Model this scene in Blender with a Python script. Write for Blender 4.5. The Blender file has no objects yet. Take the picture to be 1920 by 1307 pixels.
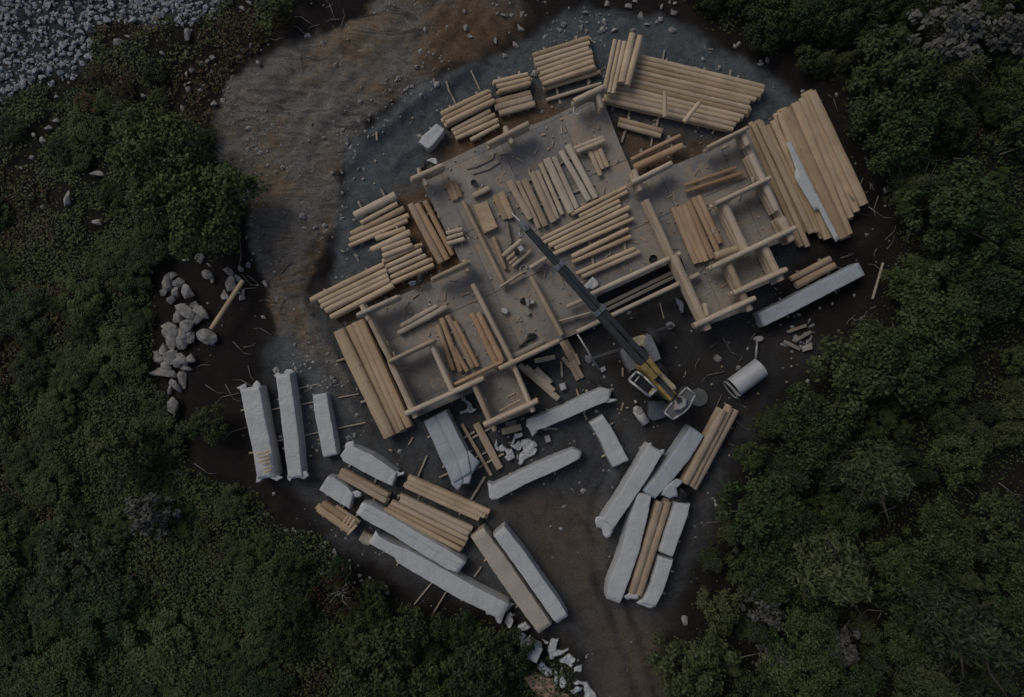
import bpy, bmesh, math, random
import numpy as np
from mathutils import Vector, Matrix, noise as mnoise

random.seed(7)
RNG = np.random.default_rng(11)
sc = bpy.context.scene
C = sc.collection

# ------------------------------------------------------------------ camera, light, exposure
CAM_H = 26.0
cd = bpy.data.cameras.new('camera'); cam = bpy.data.objects.new('camera', cd); C.objects.link(cam)
cam.location = (0, 0, CAM_H); cam.rotation_euler = (0, 0, 0)
cd.sensor_width = 36.0; cd.lens = 36.0 * CAM_H / 38.4
cd.clip_start = 0.5; cd.clip_end = 2000
sc.camera = cam

SUN_AZ = math.radians(-48); SUN_EL = math.radians(48)
w = bpy.data.worlds.new('World'); sc.world = w; w.use_nodes = True
nt = w.node_tree
bg = nt.nodes['Background']
sky = nt.nodes.new('ShaderNodeTexSky'); sky.sky_type = 'NISHITA'; sky.sun_disc = False
sky.sun_elevation = SUN_EL; sky.sun_rotation = SUN_AZ; sky.dust_density = 4.0; sky.air_density = 1.0
nt.links.new(sky.outputs[0], bg.inputs[0]); bg.inputs[1].default_value = 0.085
sd = bpy.data.lights.new('sun', 'SUN'); sun = bpy.data.objects.new('sun', sd); C.objects.link(sun)
sd.energy = 1.0; sd.angle = math.radians(26); sd.color = (1.0, 0.95, 0.88)
dirv = Vector((-math.sin(SUN_AZ) * math.cos(SUN_EL), -math.cos(SUN_AZ) * math.cos(SUN_EL), -math.sin(SUN_EL)))
sun.rotation_euler = dirv.to_track_quat('-Z', 'Y').to_euler(); sun.location = (0, 0, 60)
sc.view_settings.view_transform = 'Standard'; sc.view_settings.look = 'None'
sc.view_settings.exposure = -0.88; sc.view_settings.gamma = 1.0
sc.view_settings.use_curve_mapping = False

# ------------------------------------------------------------------ small helpers
def P(px, py, z=0.0):
    """point of the photograph -> world point on the level plane at height z"""
    k = (CAM_H - z) / CAM_H / 50.0
    return Vector(((px - 960) * k, (653.5 - py) * k, z))

class Reg:
    def __init__(s, x0, y0, k): s.x0, s.y0, s.k = x0, y0, k
    def __call__(s, x, y): return (s.x0 + x / s.k, s.y0 + y / s.k)
A3 = Reg(780, 40, 4.667); A4 = Reg(1080, 40, 4.667); A5 = Reg(1340, 120, 3.63); A6 = Reg(560, 340, 4.3575)
A7 = Reg(800, 240, 4.3575); A8 = Reg(1140, 240, 3.2675)
B1 = Reg(600, 540, 4.3575); B2 = Reg(860, 480, 4.3575); B3 = Reg(1100, 560, 4.3575); B4 = Reg(1340, 460, 4.3575)
B5 = Reg(420, 660, 5.0267); B6 = Reg(260, 460, 4.083); B7 = Reg(580, 820, 4.667); B8 = Reg(860, 720, 4.667)
C1 = Reg(660, 980, 4.0); C2 = Reg(1080, 740, 3.188); D3 = Reg(860, 700, 6.533); D5 = Reg(920, 1120, 6.99)
D7 = Reg(1140, 600, 6.535); D1 = Reg(760, 240, 13.07); G0 = Reg(0, 0, 1.0)

def vnoise(x, y, scale, seed=0, octaves=3):
    x = np.asarray(x, float); y = np.asarray(y, float)
    out = np.zeros(np.broadcast(x, y).shape); amp = 1.0; tot = 0
    for o in range(octaves):
        rs = np.random.default_rng(seed * 101 + o)
        tab = rs.random((256, 256))
        fx = x / scale * 2 ** o + 1000.37; fy = y / scale * 2 ** o + 1000.71
        ix = np.floor(fx).astype(int); iy = np.floor(fy).astype(int)
        tx = fx - ix; ty = fy - iy
        tx = tx * tx * (3 - 2 * tx); ty = ty * ty * (3 - 2 * ty)
        a = tab[ix & 255, iy & 255]; b = tab[(ix + 1) & 255, iy & 255]
        c = tab[ix & 255, (iy + 1) & 255]; d = tab[(ix + 1) & 255, (iy + 1) & 255]
        out = out + amp * ((a * (1 - tx) + b * tx) * (1 - ty) + (c * (1 - tx) + d * tx) * ty)
        tot += amp; amp *= 0.5
    return out / tot * 2 - 1

def polydist(x, y, poly):
    """signed distance (metres, positive inside) to a polygon given in photo pixels"""
    pts = np.array([[(a - 960) / 50.0, (653.5 - b) / 50.0] for a, b in poly])
    x = np.asarray(x, float); y = np.asarray(y, float)
    d = np.full(x.shape, 1e9); ins = np.zeros(x.shape, bool)
    n = len(pts)
    for i in range(n):
        ax, ay = pts[i]; bx, by = pts[(i + 1) % n]
        ex, ey = bx - ax, by - ay
        t = np.clip(((x - ax) * ex + (y - ay) * ey) / (ex * ex + ey * ey + 1e-9), 0, 1)
        d = np.minimum(d, np.hypot(x - ax - t * ex, y - ay - t * ey))
        cond = ((ay > y) != (by > y))
        xi = ax + (y - ay) / (by - ay + 1e-12) * ex
        ins ^= cond & (x < xi)
    return np.where(ins, d, -d)

def sstep(a, b, v):
    t = np.clip((v - a) / (b - a), 0, 1); return t * t * (3 - 2 * t)

def linedist(x, y, pts):
    d = np.full(np.shape(x), 1e9)
    q = [((a - 960) / 50.0, (653.5 - b) / 50.0) for a, b in pts]
    for (ax, ay), (bx, by) in zip(q[:-1], q[1:]):
        ex, ey = bx - ax, by - ay
        t = np.clip(((x - ax) * ex + (y - ay) * ey) / (ex * ex + ey * ey), 0, 1)
        d = np.minimum(d, np.hypot(x - ax - t * ex, y - ay - t * ey))
    return d

def tag(o, label=None, cat=None, group=None, kind=None):
    if label: o['label'] = label
    if cat: o['category'] = cat
    if group: o['group'] = group
    if kind: o['kind'] = kind
    return o

def link(name, me, parent=None):
    o = bpy.data.objects.new(name, me); C.objects.link(o)
    if parent is not None: o.parent = parent
    return o

def empty(name, loc, label, cat, group=None, rz=0.0):
    o = bpy.data.objects.new(name, None); C.objects.link(o)
    o.empty_display_size = 0.2; o.location = loc; o.rotation_euler = (0, 0, rz)
    return tag(o, label, cat, group)

def obj_bm(name, bm, mats, parent=None, smooth=False):
    me = bpy.data.meshes.new(name); bm.to_mesh(me); bm.free()
    for m in (mats if isinstance(mats, (list, tuple)) else [mats]): me.materials.append(m)
    if smooth:
        me.polygons.foreach_set('use_smooth', [True] * len(me.polygons))
    return link(name, me, parent)

# ------------------------------------------------------------------ materials
def newmat(name):
    m = bpy.data.materials.new(name); m.use_nodes = True
    t = m.node_tree; b = t.nodes['Principled BSDF']
    return m, t, b
def N(t, kind, **kw):
    n = t.nodes.new(kind)
    for k, v in kw.items(): setattr(n, k, v)
    return n
def ramp(t, fac, stops):
    r = N(t, 'ShaderNodeValToRGB')
    el = r.color_ramp.elements
    while len(el) > 1: el.remove(el[0])
    el[0].position = stops[0][0]; el[0].color = (*stops[0][1], 1)
    for p, c in stops[1:]:
        e = el.new(p); e.color = (*c, 1)
    t.links.new(fac, r.inputs[0]); return r.outputs[0]
def mixc(t, fac, a, b, mode='MIX'):
    m = N(t, 'ShaderNodeMix', data_type='RGBA', blend_type=mode)
    for s, v in ((m.inputs[0], fac), (m.inputs[6], a), (m.inputs[7], b)):
        if isinstance(v, bpy.types.NodeSocket): t.links.new(v, s)
        elif isinstance(v, (int, float)): s.default_value = v
        else: s.default_value = (*v, 1)
    return m.outputs[2]
def noisen(t, vec, scale, detail=4, rough=0.6, dist=0.0):
    n = N(t, 'ShaderNodeTexNoise'); n.inputs['Scale'].default_value = scale
    n.inputs['Detail'].default_value = detail; n.inputs['Roughness'].default_value = rough
    n.inputs['Distortion'].default_value = dist
    if vec is not None: t.links.new(vec, n.inputs['Vector'])
    return n.outputs['Fac']
def bump(t, b, h, strength=0.3, dist=0.02):
    n = N(t, 'ShaderNodeBump'); n.inputs['Strength'].default_value = strength; n.inputs['Distance'].default_value = dist
    t.links.new(h, n.inputs['Height']); t.links.new(n.outputs[0], b.inputs['Normal'])
def wpos(t): return N(t, 'ShaderNodeNewGeometry').outputs['Position']

def wood_mat(name, col, var=0.18, rough=0.75):
    m, t, b = newmat(name)
    tc = N(t, 'ShaderNodeTexCoord'); oi = N(t, 'ShaderNodeObjectInfo')
    off = N(t, 'ShaderNodeVectorMath', operation='MULTIPLY_ADD')
    comb = N(t, 'ShaderNodeCombineXYZ')
    for i in range(3): t.links.new(oi.outputs['Random'], comb.inputs[i])
    sc1 = N(t, 'ShaderNodeVectorMath', operation='SCALE'); sc1.inputs['Scale'].default_value = 37.0
    t.links.new(comb.outputs[0], sc1.inputs[0])
    t.links.new(tc.outputs['Object'], off.inputs[0]); off.inputs[1].default_value = (2.2, 7, 7)
    t.links.new(sc1.outputs[0], off.inputs[2])
    g = noisen(t, off.outputs[0], 1.3, 5, 0.62, 0.6)
    c = ramp(t, g, [(0.25, tuple(v * (1 - var * 1.7) for v in col)), (0.5, col), (0.75, tuple(min(.85, v * (1 + var)) for v in col))])
    hue = ramp(t, oi.outputs['Random'], [(0.0, (.70, .64, .56)), (.25, (.95, .90, .83)), (.5, (1, 1, 1)), (.75, (1.0, .95, .86)), (1.0, (.82, .84, .86))])
    c = mixc(t, 1.0, c, hue, 'MULTIPLY')
    # dark knots and weather stains
    v = N(t, 'ShaderNodeTexVoronoi'); v.inputs['Scale'].default_value = 1.0
    mp = N(t, 'ShaderNodeVectorMath', operation='MULTIPLY_ADD'); t.links.new(tc.outputs['Object'], mp.inputs[0])
    mp.inputs[1].default_value = (9, 2.2, 2.2); t.links.new(sc1.outputs[0], mp.inputs[2])
    t.links.new(mp.outputs[0], v.inputs['Vector'])
    kn = ramp(t, v.outputs['Distance'], [(0.05, (.35, .27, .2)), (0.16, (1, 1, 1))])
    c = mixc(t, 0.55, c, kn, 'MULTIPLY')
    st = noisen(t, wpos(t), 0.9, 5, 0.65)
    stc = ramp(t, st, [(0.35, (.74, .72, .70)), (0.6, (1, 1, 1))])
    c = mixc(t, 0.8, c, stc, 'MULTIPLY')
    t.links.new(c, b.inputs['Base Color']); b.inputs['Roughness'].default_value = rough
    cr_ = N(t, 'ShaderNodeVectorMath', operation='MULTIPLY_ADD'); t.links.new(tc.outputs['Object'], cr_.inputs[0])
    cr_.inputs[1].default_value = (1.6, 15, 15); t.links.new(sc1.outputs[0], cr_.inputs[2])
    ck = noisen(t, cr_.outputs[0], 1.0, 3, .6, .3)
    ckc = ramp(t, ck, [(.30, (.45, .38, .32)), (.37, (1, 1, 1))])
    c = mixc(t, .6, c, ckc, 'MULTIPLY'); t.links.new(c, b.inputs['Base Color'])
    bump(t, b, g, 0.5, 0.02)
    return m

W_FRESH = wood_mat('peeled_log_wood', (.67, .545, .395))
W_PALE = wood_mat('pale_grey_log_wood', (.63, .545, .44))
W_ORANGE = wood_mat('orange_log_wood', (.55, .40, .265))
W_BROWN = wood_mat('brown_weathered_wood', (.53, .43, .33))
W_TAN = wood_mat('tan_sawn_wood', (.60, .475, .325), 0.12)
W_GREY = wood_mat('grey_weathered_wood', (.33, .30, .27))
W_STICK = wood_mat('light_stick_wood', (.50, .45, .38))
def end_mat(name, col):
    m, t, b = newmat(name)
    tc = N(t, 'ShaderNodeTexCoord')
    sep = N(t, 'ShaderNodeSeparateXYZ'); t.links.new(tc.outputs['Object'], sep.inputs[0])
    cm = N(t, 'ShaderNodeCombineXYZ'); t.links.new(sep.outputs[1], cm.inputs[1]); t.links.new(sep.outputs[2], cm.inputs[2])
    ln = N(t, 'ShaderNodeVectorMath', operation='LENGTH'); t.links.new(cm.outputs[0], ln.inputs[0])
    w_ = N(t, 'ShaderNodeMath', operation='SINE'); mu = N(t, 'ShaderNodeMath', operation='MULTIPLY'); mu.inputs[1].default_value = 70
    t.links.new(ln.outputs['Value'], mu.inputs[0]); t.links.new(mu.outputs[0], w_.inputs[0])
    c = ramp(t, w_.outputs[0], [(0.0, tuple(v * .75 for v in col)), (1.0, col)])
    t.links.new(c, b.inputs['Base Color']); b.inputs['Roughness'].default_value = .85
    return m
W_END = end_mat('cut_log_end', (.60, .50, .37))

def plain(name, col, rough=0.6, metal=0.0, nscale=3.0, var=0.2, bumpd=0.0, bs=12):
    m, t, b = newmat(name)
    p = wpos(t)
    n = noisen(t, p, nscale, 6, 0.65)
    c = ramp(t, n, [(0.3, tuple(v * (1 - var) for v in col)), (0.7, tuple(min(.9, v * (1 + var * .6)) for v in col))])
    t.links.new(c, b.inputs['Base Color']); b.inputs['Roughness'].default_value = rough; b.inputs['Metallic'].default_value = metal
    if bumpd: bump(t, b, noisen(t, p, bs, 5, .6), 0.5, bumpd)
    return m

def wrap_mat(name, col):
    m, t, b = newmat(name)
    p = wpos(t)
    n = noisen(t, p, 1.1, 6, 0.6)
    c = ramp(t, n, [(0.28, tuple(v * .86 for v in col)), (0.5, tuple(v * .96 for v in col)), (0.72, col)])
    d = noisen(t, p, 5.0, 6, 0.7)
    dirt = ramp(t, d, [(0.27, (.60, .57, .52)), (0.38, (1, 1, 1))])
    c = mixc(t, .5, c, dirt, 'MULTIPLY')
    t.links.new(c, b.inputs['Base Color']); b.inputs['Roughness'].default_value = .42
    wv = N(t, 'ShaderNodeTexNoise'); wv.inputs['Scale'].default_value = 3.2; wv.inputs['Detail'].default_value = 5
    wv.inputs['Distortion'].default_value = 1.5; t.links.new(p, wv.inputs['Vector'])
    cm_ = N(t, 'ShaderNodeTexNoise'); cm_.inputs['Scale'].default_value = 1.7; cm_.inputs['Detail'].default_value = 4; cm_.inputs['Distortion'].default_value = 2.5; t.links.new(p, cm_.inputs['Vector'])
    cl_ = ramp(t, cm_.outputs['Fac'], [(.44, (0, 0, 0)), (.49, (1, 1, 1)), (.50, (.2, .2, .2)), (.56, (.6, .6, .6))])
    ad_ = N(t, 'ShaderNodeMath', operation='MULTIPLY_ADD'); t.links.new(cl_, ad_.inputs[0]); ad_.inputs[1].default_value = .45; t.links.new(wv.outputs['Fac'], ad_.inputs[2])
    bump(t, b, ad_.outputs[0], 0.5, 0.035)
    return m
M_WRAP = wrap_mat('white_wrap', (.585, .607, .612))
M_WRAPB = wrap_mat('blue_white_wrap', (.455, .50, .545))
M_WRAPT = wrap_mat('tan_wrap', (.52, .465, .385))
M_BROWNTARP = wrap_mat('tan_tarpaulin', (.34, .245, .175))
M_SOFA = plain('subfloor_sheet', (.215, .195, .178), .8, 0, .7, .34, .004, 20)
M_STONE = plain('pale_grey_stone', (.33, .32, .30), .85, 0, 4.5, .6, .02, 9)
M_STONEB = plain('blue_grey_stone', (.35, .37, .395), .85, 0, 7.0, .8, .02, 9)
M_YELLOW = plain('yellow_paint', (.50, .36, .12), .45, 0, 4, .35)
M_YELPALE = plain('worn_cream_paint', (.50, .43, .28), .5, 0, 4, .3)
M_DKGREY = plain('dark_boom_paint', (.060, .067, .071), .5, 0, 3, .3)
M_GREY = plain('grey_deck_paint', (.25, .265, .285), .5, .2, 3, .3)
M_LTMET = plain('pale_metal', (.50, .51, .51), .4, .3, 3, .2)
M_TANK = plain('galvanised_sheet', (.52, .54, .56), .55, .12, 2, .15)
M_PEB = plain('pale_pebble', (.38, .37, .35), .85, 0, 7, .8)
M_BLACK = plain('black_plastic', (.015, .015, .017), .5, 0, 4, .4)
M_RUBBER = plain('tyre_rubber', (.03, .03, .03), .85, 0, 6, .3)
M_BLUEG = plain('blue_grey_plastic', (.13, .155, .195), .5, 0, 3, .3)
M_GLASS = plain('dusty_canopy_sheet', (.16, .165, .155), .25, 0, 3, .3)
M_WHITEP = plain('white_plastic', (.58, .57, .55), .5, 0, 3, .15)
M_CONC = plain('pale_concrete', (.40, .39, .37), .85, 0, 4, .3, .01)

def leaf_mat(name, cols, trans=0.25):
    m, t, b = newmat(name)
    p = wpos(t); oi = N(t, 'ShaderNodeObjectInfo')
    n = noisen(t, p, 2.3, 3, .6)
    ad = N(t, 'ShaderNodeMath', operation='ADD'); t.links.new(n, ad.inputs[0])
    mu = N(t, 'ShaderNodeMath', operation='MULTIPLY_ADD'); t.links.new(oi.outputs['Random'], mu.inputs[0]); mu.inputs[1].default_value = .45; mu.inputs[2].default_value = -.22
    t.links.new(mu.outputs[0], ad.inputs[1])
    c = ramp(t, ad.outputs[0], [(0.25, cols[0]), (0.5, cols[1]), (0.75, cols[2])])
    fine = noisen(t, p, 14, 2, .5)
    fc = ramp(t, fine, [(.3, (.8, .8, .8)), (.7, (1.15, 1.15, 1.12))])
    c = mixc(t, 1.0, c, fc, 'MULTIPLY')
    t.links.new(c, b.inputs['Base Color']); b.inputs['Roughness'].default_value = .55
    b.inputs['Specular IOR Level'].default_value = .2
    if trans: b.inputs['Transmission Weight'].default_value = 0.0
    return m
L_GREEN = leaf_mat('dark_green_leaves', [(.034, .056, .022), (.060, .090, .034), (.092, .118, .044)])
L_OLIVE = leaf_mat('olive_leaves', [(.038, .054, .024), (.064, .084, .035), (.096, .114, .050)])
L_NEEDLE = leaf_mat('conifer_needles', [(.036, .054, .028), (.064, .084, .040), (.10, .118, .056)])
L_GREYL = leaf_mat('grey_dry_leaves', [(.085, .085, .08), (.12, .12, .112), (.16, .16, .15)])
L_RUST = leaf_mat('rusty_brown_leaves', [(.045, .034, .018), (.075, .056, .026), (.105, .078, .036)])
L_RED = leaf_mat('reddish_twigs', [(.040, .022, .018), (.062, .034, .028), (.085, .05, .04)])
M_TRUNK = plain('dark_bark', (.055, .045, .036), .9, 0, 6, .4, .01)
M_DEADW = plain('grey_dead_wood', (.22, .205, .185), .85, 0, 6, .3)

# ------------------------------------------------------------------ ground masks and height
TANDIRT = [(400, 215), (440, 160), (560, 85), (690, 25), (760, -60), (1000, -60), (970, 40), (930, 80), (850, 112), (780, 160), (710, 210), (655, 300), (640, 390), (610, 460), (570, 540), (600, 620), (650, 700), (680, 800), (600, 780), (560, 690), (505, 580), (470, 480), (450, 400), (410, 300)]
ORANGE = [(820, 25), (900, 10), (965, 30), (945, 80), (880, 100), (800, 110)]
ORANGE2 = [(985, 195), (1060, 205), (1010, 245), (900, 285), (840, 305), (820, 280), (880, 255)]
ORANGE3 = [(1165, 200), (1220, 280), (1330, 270), (1390, 245), (1330, 300), (1200, 345), (1150, 250)]
ORANGE4 = [(760, 370), (850, 360), (880, 500), (800, 530), (700, 560), (660, 590), (640, 570), (760, 500)]
GRAVEL = [(660, 590), (630, 530), (622, 470), (640, 400), (633, 330), (658, 272), (715, 212), (790, 162), (900, 108), (1000, 62), (1060, 25), (1150, 15), (1250, 40), (1340, 85), (1440, 120), (1500, 190), (1480, 250), (1300, 330), (1000, 420), (760, 560), (700, 620)]
GRAVEL2 = [(480, 650), (540, 620), (620, 700), (700, 780), (720, 860), (640, 870), (560, 850), (500, 800), (520, 720)]
YARD = [(560, 560), (760, 480), (1100, 300), (1460, 400), (1500, 480), (1440, 560), (1400, 640), (1500, 620), (1560, 660), (1450, 760), (1390, 820), (1340, 930), (1280, 1130), (1230, 1220), (1260, 1340), (1120, 1340), (1080, 1220), (960, 1150), (800, 1110), (640, 1020), (580, 940), (520, 900), (600, 760), (570, 640)]
YARDSHADE = [(1060, 600), (1290, 520), (1350, 610), (1480, 560), (1640, 520), (1600, 640), (1450, 760), (1400, 800), (1330, 850), (1230, 850), (1100, 700)]  # shade by the porch and crane, painted in as darker ground
TRACK = [(960, 900), (1120, 930), (1130, 1030), (1130, 1130), (1240, 1160), (1250, 1230), (1290, 1500), (1130, 1500), (1100, 1230), (1060, 1130), (960, 990), (900, 960)]
CLEAR = [(400, 200), (450, 140), (520, 90), (560, 20), (600, -80), (1290, -80), (1300, 30), (1350, 85), (1450, 100), (1530, 140), (1600, 240), (1680, 370), (1670, 480), (1620, 600), (1540, 670), (1460, 730), (1400, 800), (1370, 880), (1330, 960), (1310, 1080), (1270, 1180), (1230, 1220), (1260, 1500), (1120, 1500), (1080, 1230), (960, 1180), (880, 1130), (780, 1130), (690, 1080), (640, 1040), (580, 985), (520, 990), (480, 930), (350, 880), (335, 780), (290, 700), (285, 500), (350, 465), (440, 470), (465, 430), (440, 380), (405, 300)]
ROCKF = [(-120, -80), (170, -80), (420, -80), (410, 30), (330, 45), (240, 40), (175, 55), (160, 125), (125, 145), (75, 150), (0, 195), (-120, 230)]

def masks(x, y):
    j = vnoise(x, y, 1.6, 3, 4) * .55 + vnoise(x, y, .4, 4, 3) * .22
    m = {}
    m['tan'] = sstep(-.16, .22, polydist(x, y, TANDIRT) + j)
    m['orange'] = np.maximum.reduce([sstep(-.5, .6, polydist(x, y, p) + j * 1.1 + .3) for p in (ORANGE, ORANGE2, ORANGE3, ORANGE4)])
    m['gravel'] = np.maximum(sstep(-.25, .35, polydist(x, y, GRAVEL) + j), .8 * sstep(-.3, .8, polydist(x, y, GRAVEL2) + j * 1.6))
    m['yard'] = sstep(-.5, .8, polydist(x, y, YARD) + j * 1.2) * (1 - .62 * sstep(-.6, .8, polydist(x, y, YARDSHADE) + j))  # yard colour thinned where shade is painted into the ground
    m['track'] = sstep(-.4, .8, polydist(x, y, TRACK) + j)
    m['clear'] = sstep(-.3, .4, polydist(x, y, CLEAR) + j * .8)
    m['rockf'] = sstep(-.3, .5, polydist(x, y, ROCKF) + j)
    return m

BERM1 = [(665, 300), (690, 265), (730, 235), (800, 175), (900, 120)]
BERM2 = [(735, 320), (750, 290), (790, 270)]
def gh(x, y, mk=None):
    x = np.asarray(x, float); y = np.asarray(y, float)
    cl = sstep(-.6, 1.2, polydist(x, y, CLEAR))
    h = (1 - cl) * (vnoise(x, y, 3.2, 21, 3) * .28 + .05)
    td = sstep(-.2, .8, polydist(x, y, TANDIRT))
    u_ = (x + y) * .707; v_ = (y - x) * .707
    rid = 1 - np.abs(vnoise(u_ * .45, v_ * 1.3, 1.1, 26, 4)) * 2
    h = h + td * (vnoise(x, y, 1.5, 22, 4) * .14 + .05 + .15 * rid)
    d1 = linedist(x, y, BERM1); d2 = linedist(x, y, BERM2)
    wob = 1 + .6 * vnoise(x, y, .8, 23, 2)
    h = h + .20 * np.exp(-(d1 / .28) ** 2) * wob + .12 * np.exp(-(d2 / .2) ** 2) * wob
    for off in (0, 38):
        for ln in ([(985 + off, 880), (1085 + off, 1010), (1150 + off, 1150), (1200 + off, 1330)], [(1150 + off, 860), (1110 + off, 960), (1120 + off, 1080), (1175 + off, 1200), (1210 + off, 1330)], [(600 + off, 440), (580 + off, 520), (600 + off, 640), (690 + off, 840), (780 + off, 930)]):
            dd_ = linedist(x, y, ln)
            h = h - .055 * np.exp(-(dd_ / .16) ** 2) * (1 + .5 * vnoise(x, y, .5, 71, 2)) + .03 * np.exp(-((dd_ - .34) / .13) ** 2)
    h = h + vnoise(x, y, .7, 24, 4) * .035
    return h
def gz(px, py):
    return float(gh(np.array([(px - 960) / 50.0]), np.array([(653.5 - py) / 50.0]))[0])

def ground_mat():
    m, t, b = newmat('ground_earth')
    p = wpos(t)
    a1 = N(t, 'ShaderNodeAttribute', attribute_name='mixa'); a2 = N(t, 'ShaderNodeAttribute', attribute_name='mixb')
    s1 = N(t, 'ShaderNodeSeparateColor'); t.links.new(a1.outputs['Color'], s1.inputs[0])
    s2 = N(t, 'ShaderNodeSeparateColor'); t.links.new(a2.outputs['Color'], s2.inputs[0])
    nb = noisen(t, p, .55, 6, .65, .8); nm = noisen(t, p, 2.4, 6, .68, .6); nf = noisen(t, p, 17, 5, .7)
    base = ramp(t, nm, [(.3, (.009, .009, .007)), (.55, (.020, .018, .013)), (.75, (.036, .030, .020))])
    soil = ramp(t, nb, [(.3, (.012, .011, .011)), (.5, (.019, .015, .014)), (.7, (.034, .026, .022))])
    mpt = N(t, 'ShaderNodeMapping'); mpt.inputs['Rotation'].default_value = (0, 0, math.radians(-48)); mpt.inputs['Scale'].default_value = (.42, 1.5, 1); t.links.new(p, mpt.inputs['Vector'])
    tb_ = noisen(t, mpt.outputs[0], .6, 8, .68, 1.8)
    tw_ = noisen(t, p, .28, 4, .6, .8)
    twc = ramp(t, tw_, [(.38, (.88, .92, .98)), (.50, (1, 1, 1)), (.62, (1.02, .84, .66))])
    tan = ramp(t, tb_, [(.30, (.062, .059, .055)), (.40, (.125, .117, .105)), (.47, (.235, .22, .198)), (.54, (.15, .135, .113)), (.62, (.215, .195, .165)), (.70, (.12, .096, .072))])
    grav = ramp(t, nm, [(.3, (.072, .086, .095)), (.5, (.108, .127, .136)), (.72, (.16, .181, .188))])
    yb_ = noisen(t, p, .38, 6, .7, 1.2)
    yard = ramp(t, yb_, [(.30, (.034, .035, .038)), (.42, (.060, .062, .066)), (.52, (.090, .098, .104)), (.60, (.075, .072, .068)), (.74, (.105, .088, .072))])
    trk = ramp(t, nb, [(.3, (.085, .070, .058)), (.5, (.125, .105, .086)), (.72, (.105, .080, .056))])
    orr = ramp(t, nm, [(.3, (.10, .062, .036)), (.55, (.17, .115, .072)), (.75, (.22, .165, .115))])
    rk = (.055, .058, .064)
    c = mixc(t, s2.outputs[1], base, soil)
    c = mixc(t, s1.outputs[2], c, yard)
    tan = mixc(t, 1.0, tan, twc, 'MULTIPLY')
    c = mixc(t, s1.outputs[0], c, tan)
    c = mixc(t, s1.outputs[1], c, grav)
    c = mixc(t, s2.outputs[2], c, trk)
    c = mixc(t, s2.outputs[0], c, orr)
    c = mixc(t, a2.outputs['Alpha'], c, rk)
    fc = ramp(t, nf, [(.26, (.5, .5, .52)), (.5, (1, 1, 1)), (.70, (1.6, 1.57, 1.52))])
    c = mixc(t, .85, c, fc, 'MULTIPLY')
    # wet dark streaks
    ws = noisen(t, p, 1.1, 6, .7, 1.4)
    wc = ramp(t, ws, [(.34, (.60, .60, .62)), (.5, (1, 1, 1))])
    c = mixc(t, .8, c, wc, 'MULTIPLY')
    t.links.new(c, b.inputs['Base Color']); b.inputs['Roughness'].default_value = .9
    b.inputs['Specular IOR Level'].default_value = .25
    hb = N(t, 'ShaderNodeMath', operation='ADD'); t.links.new(nf, hb.inputs[0]); t.links.new(nm, hb.inputs[1])
    bump(t, b, hb.outputs[0], .8, .06)
    return m
M_GROUND = ground_mat()

def build_ground():
    step = 0.1
    xs = np.arange(-24, 24 + 1e-6, step); ys = np.arange(-18, 18 + 1e-6, step)
    X, Y = np.meshgrid(xs, ys); mk = masks(X, Y); Z = gh(X, Y)
    nx, ny = len(xs), len(ys)
    V = np.stack([X, Y, Z], -1).reshape(-1, 3)
    near = sstep(-3.0, -.2, polydist(X, Y, CLEAR))
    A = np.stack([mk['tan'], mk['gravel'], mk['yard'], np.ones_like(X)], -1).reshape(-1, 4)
    B = np.stack([mk['orange'], np.clip(mk['clear'] + .35 * near, 0, 1), mk['track'], mk['rockf']], -1).reshape(-1, 4)
    idx = np.arange(nx * ny).reshape(ny, nx)
    F = np.stack([idx[:-1, :-1], idx[:-1, 1:], idx[1:, 1:], idx[1:, :-1]], -1).reshape(-1, 4)
    fm = lambda k: mk[k].reshape(-1)[F].mean(1)
    cls = np.zeros(len(F), int)
    cls[fm('yard') > .5] = 1; cls[fm('tan') > .5] = 2; cls[fm('gravel') > .45] = 3; cls[fm('track') > .5] = 4
    for k, name in enumerate(['ground', 'yard', 'dirt_bank', 'gravel_pad', 'dirt_track']):
        f = F[cls == k]
        u, inv = np.unique(f, return_inverse=True)
        verts = V[u]; faces = inv.reshape(-1, 4); a = A[u]; b_ = B[u]
        if k == 0:    # extend the ground sheet to the horizon
            n0 = len(verts)
            r = 700.0
            ex = []
            def ring(side):
                return side
            edge = [idx[0, i] for i in range(nx)] + [idx[j, nx - 1] for j in range(1, ny)] + [idx[ny - 1, i] for i in range(nx - 2, -1, -1)] + [idx[j, 0] for j in range(ny - 2, 0, -1)]
            ev = V[edge]; dirn = ev[:, :2] / np.linalg.norm(ev[:, :2], axis=1)[:, None]
            e1 = np.concatenate([ev[:, :2] + dirn * 40, np.zeros((len(ev), 1))], 1)
            e2 = np.concatenate([dirn * r, np.zeros((len(ev), 1))], 1)
            pos = {v: i for i, v in enumerate(u)}
            n = len(edge)
            extra_v = np.concatenate([V[edge], e1, e2]); 
            i0 = n0 + np.arange(n); i1 = i0 + n; i2 = i1 + n
            q1 = np.stack([i0, i1, np.roll(i1, -1), np.roll(i0, -1)], -1)
            q2 = np.stack([i1, i2, np.roll(i2, -1), np.roll(i1, -1)], -1)
            verts = np.concatenate([verts, extra_v]); faces = np.concatenate([faces, q1, q2])
            a = np.concatenate([a, A[edge], np.zeros((2 * n, 4))]); b_ = np.concatenate([b_, B[edge], np.zeros((2 * n, 4))])
        me = bpy.data.meshes.new(name)
        me.from_pydata(verts.tolist(), [], faces.tolist())
        for nm_, arr in (('mixa', a), ('mixb', b_)):
            at = me.attributes.new(nm_, 'FLOAT_COLOR', 'POINT'); at.data.foreach_set('color', arr.astype(np.float32).ravel())
        me.polygons.foreach_set('use_smooth', [True] * len(me.polygons))
        me.materials.append(M_GROUND)
        tag(link(name, me), kind='structure')
build_ground()

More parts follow.
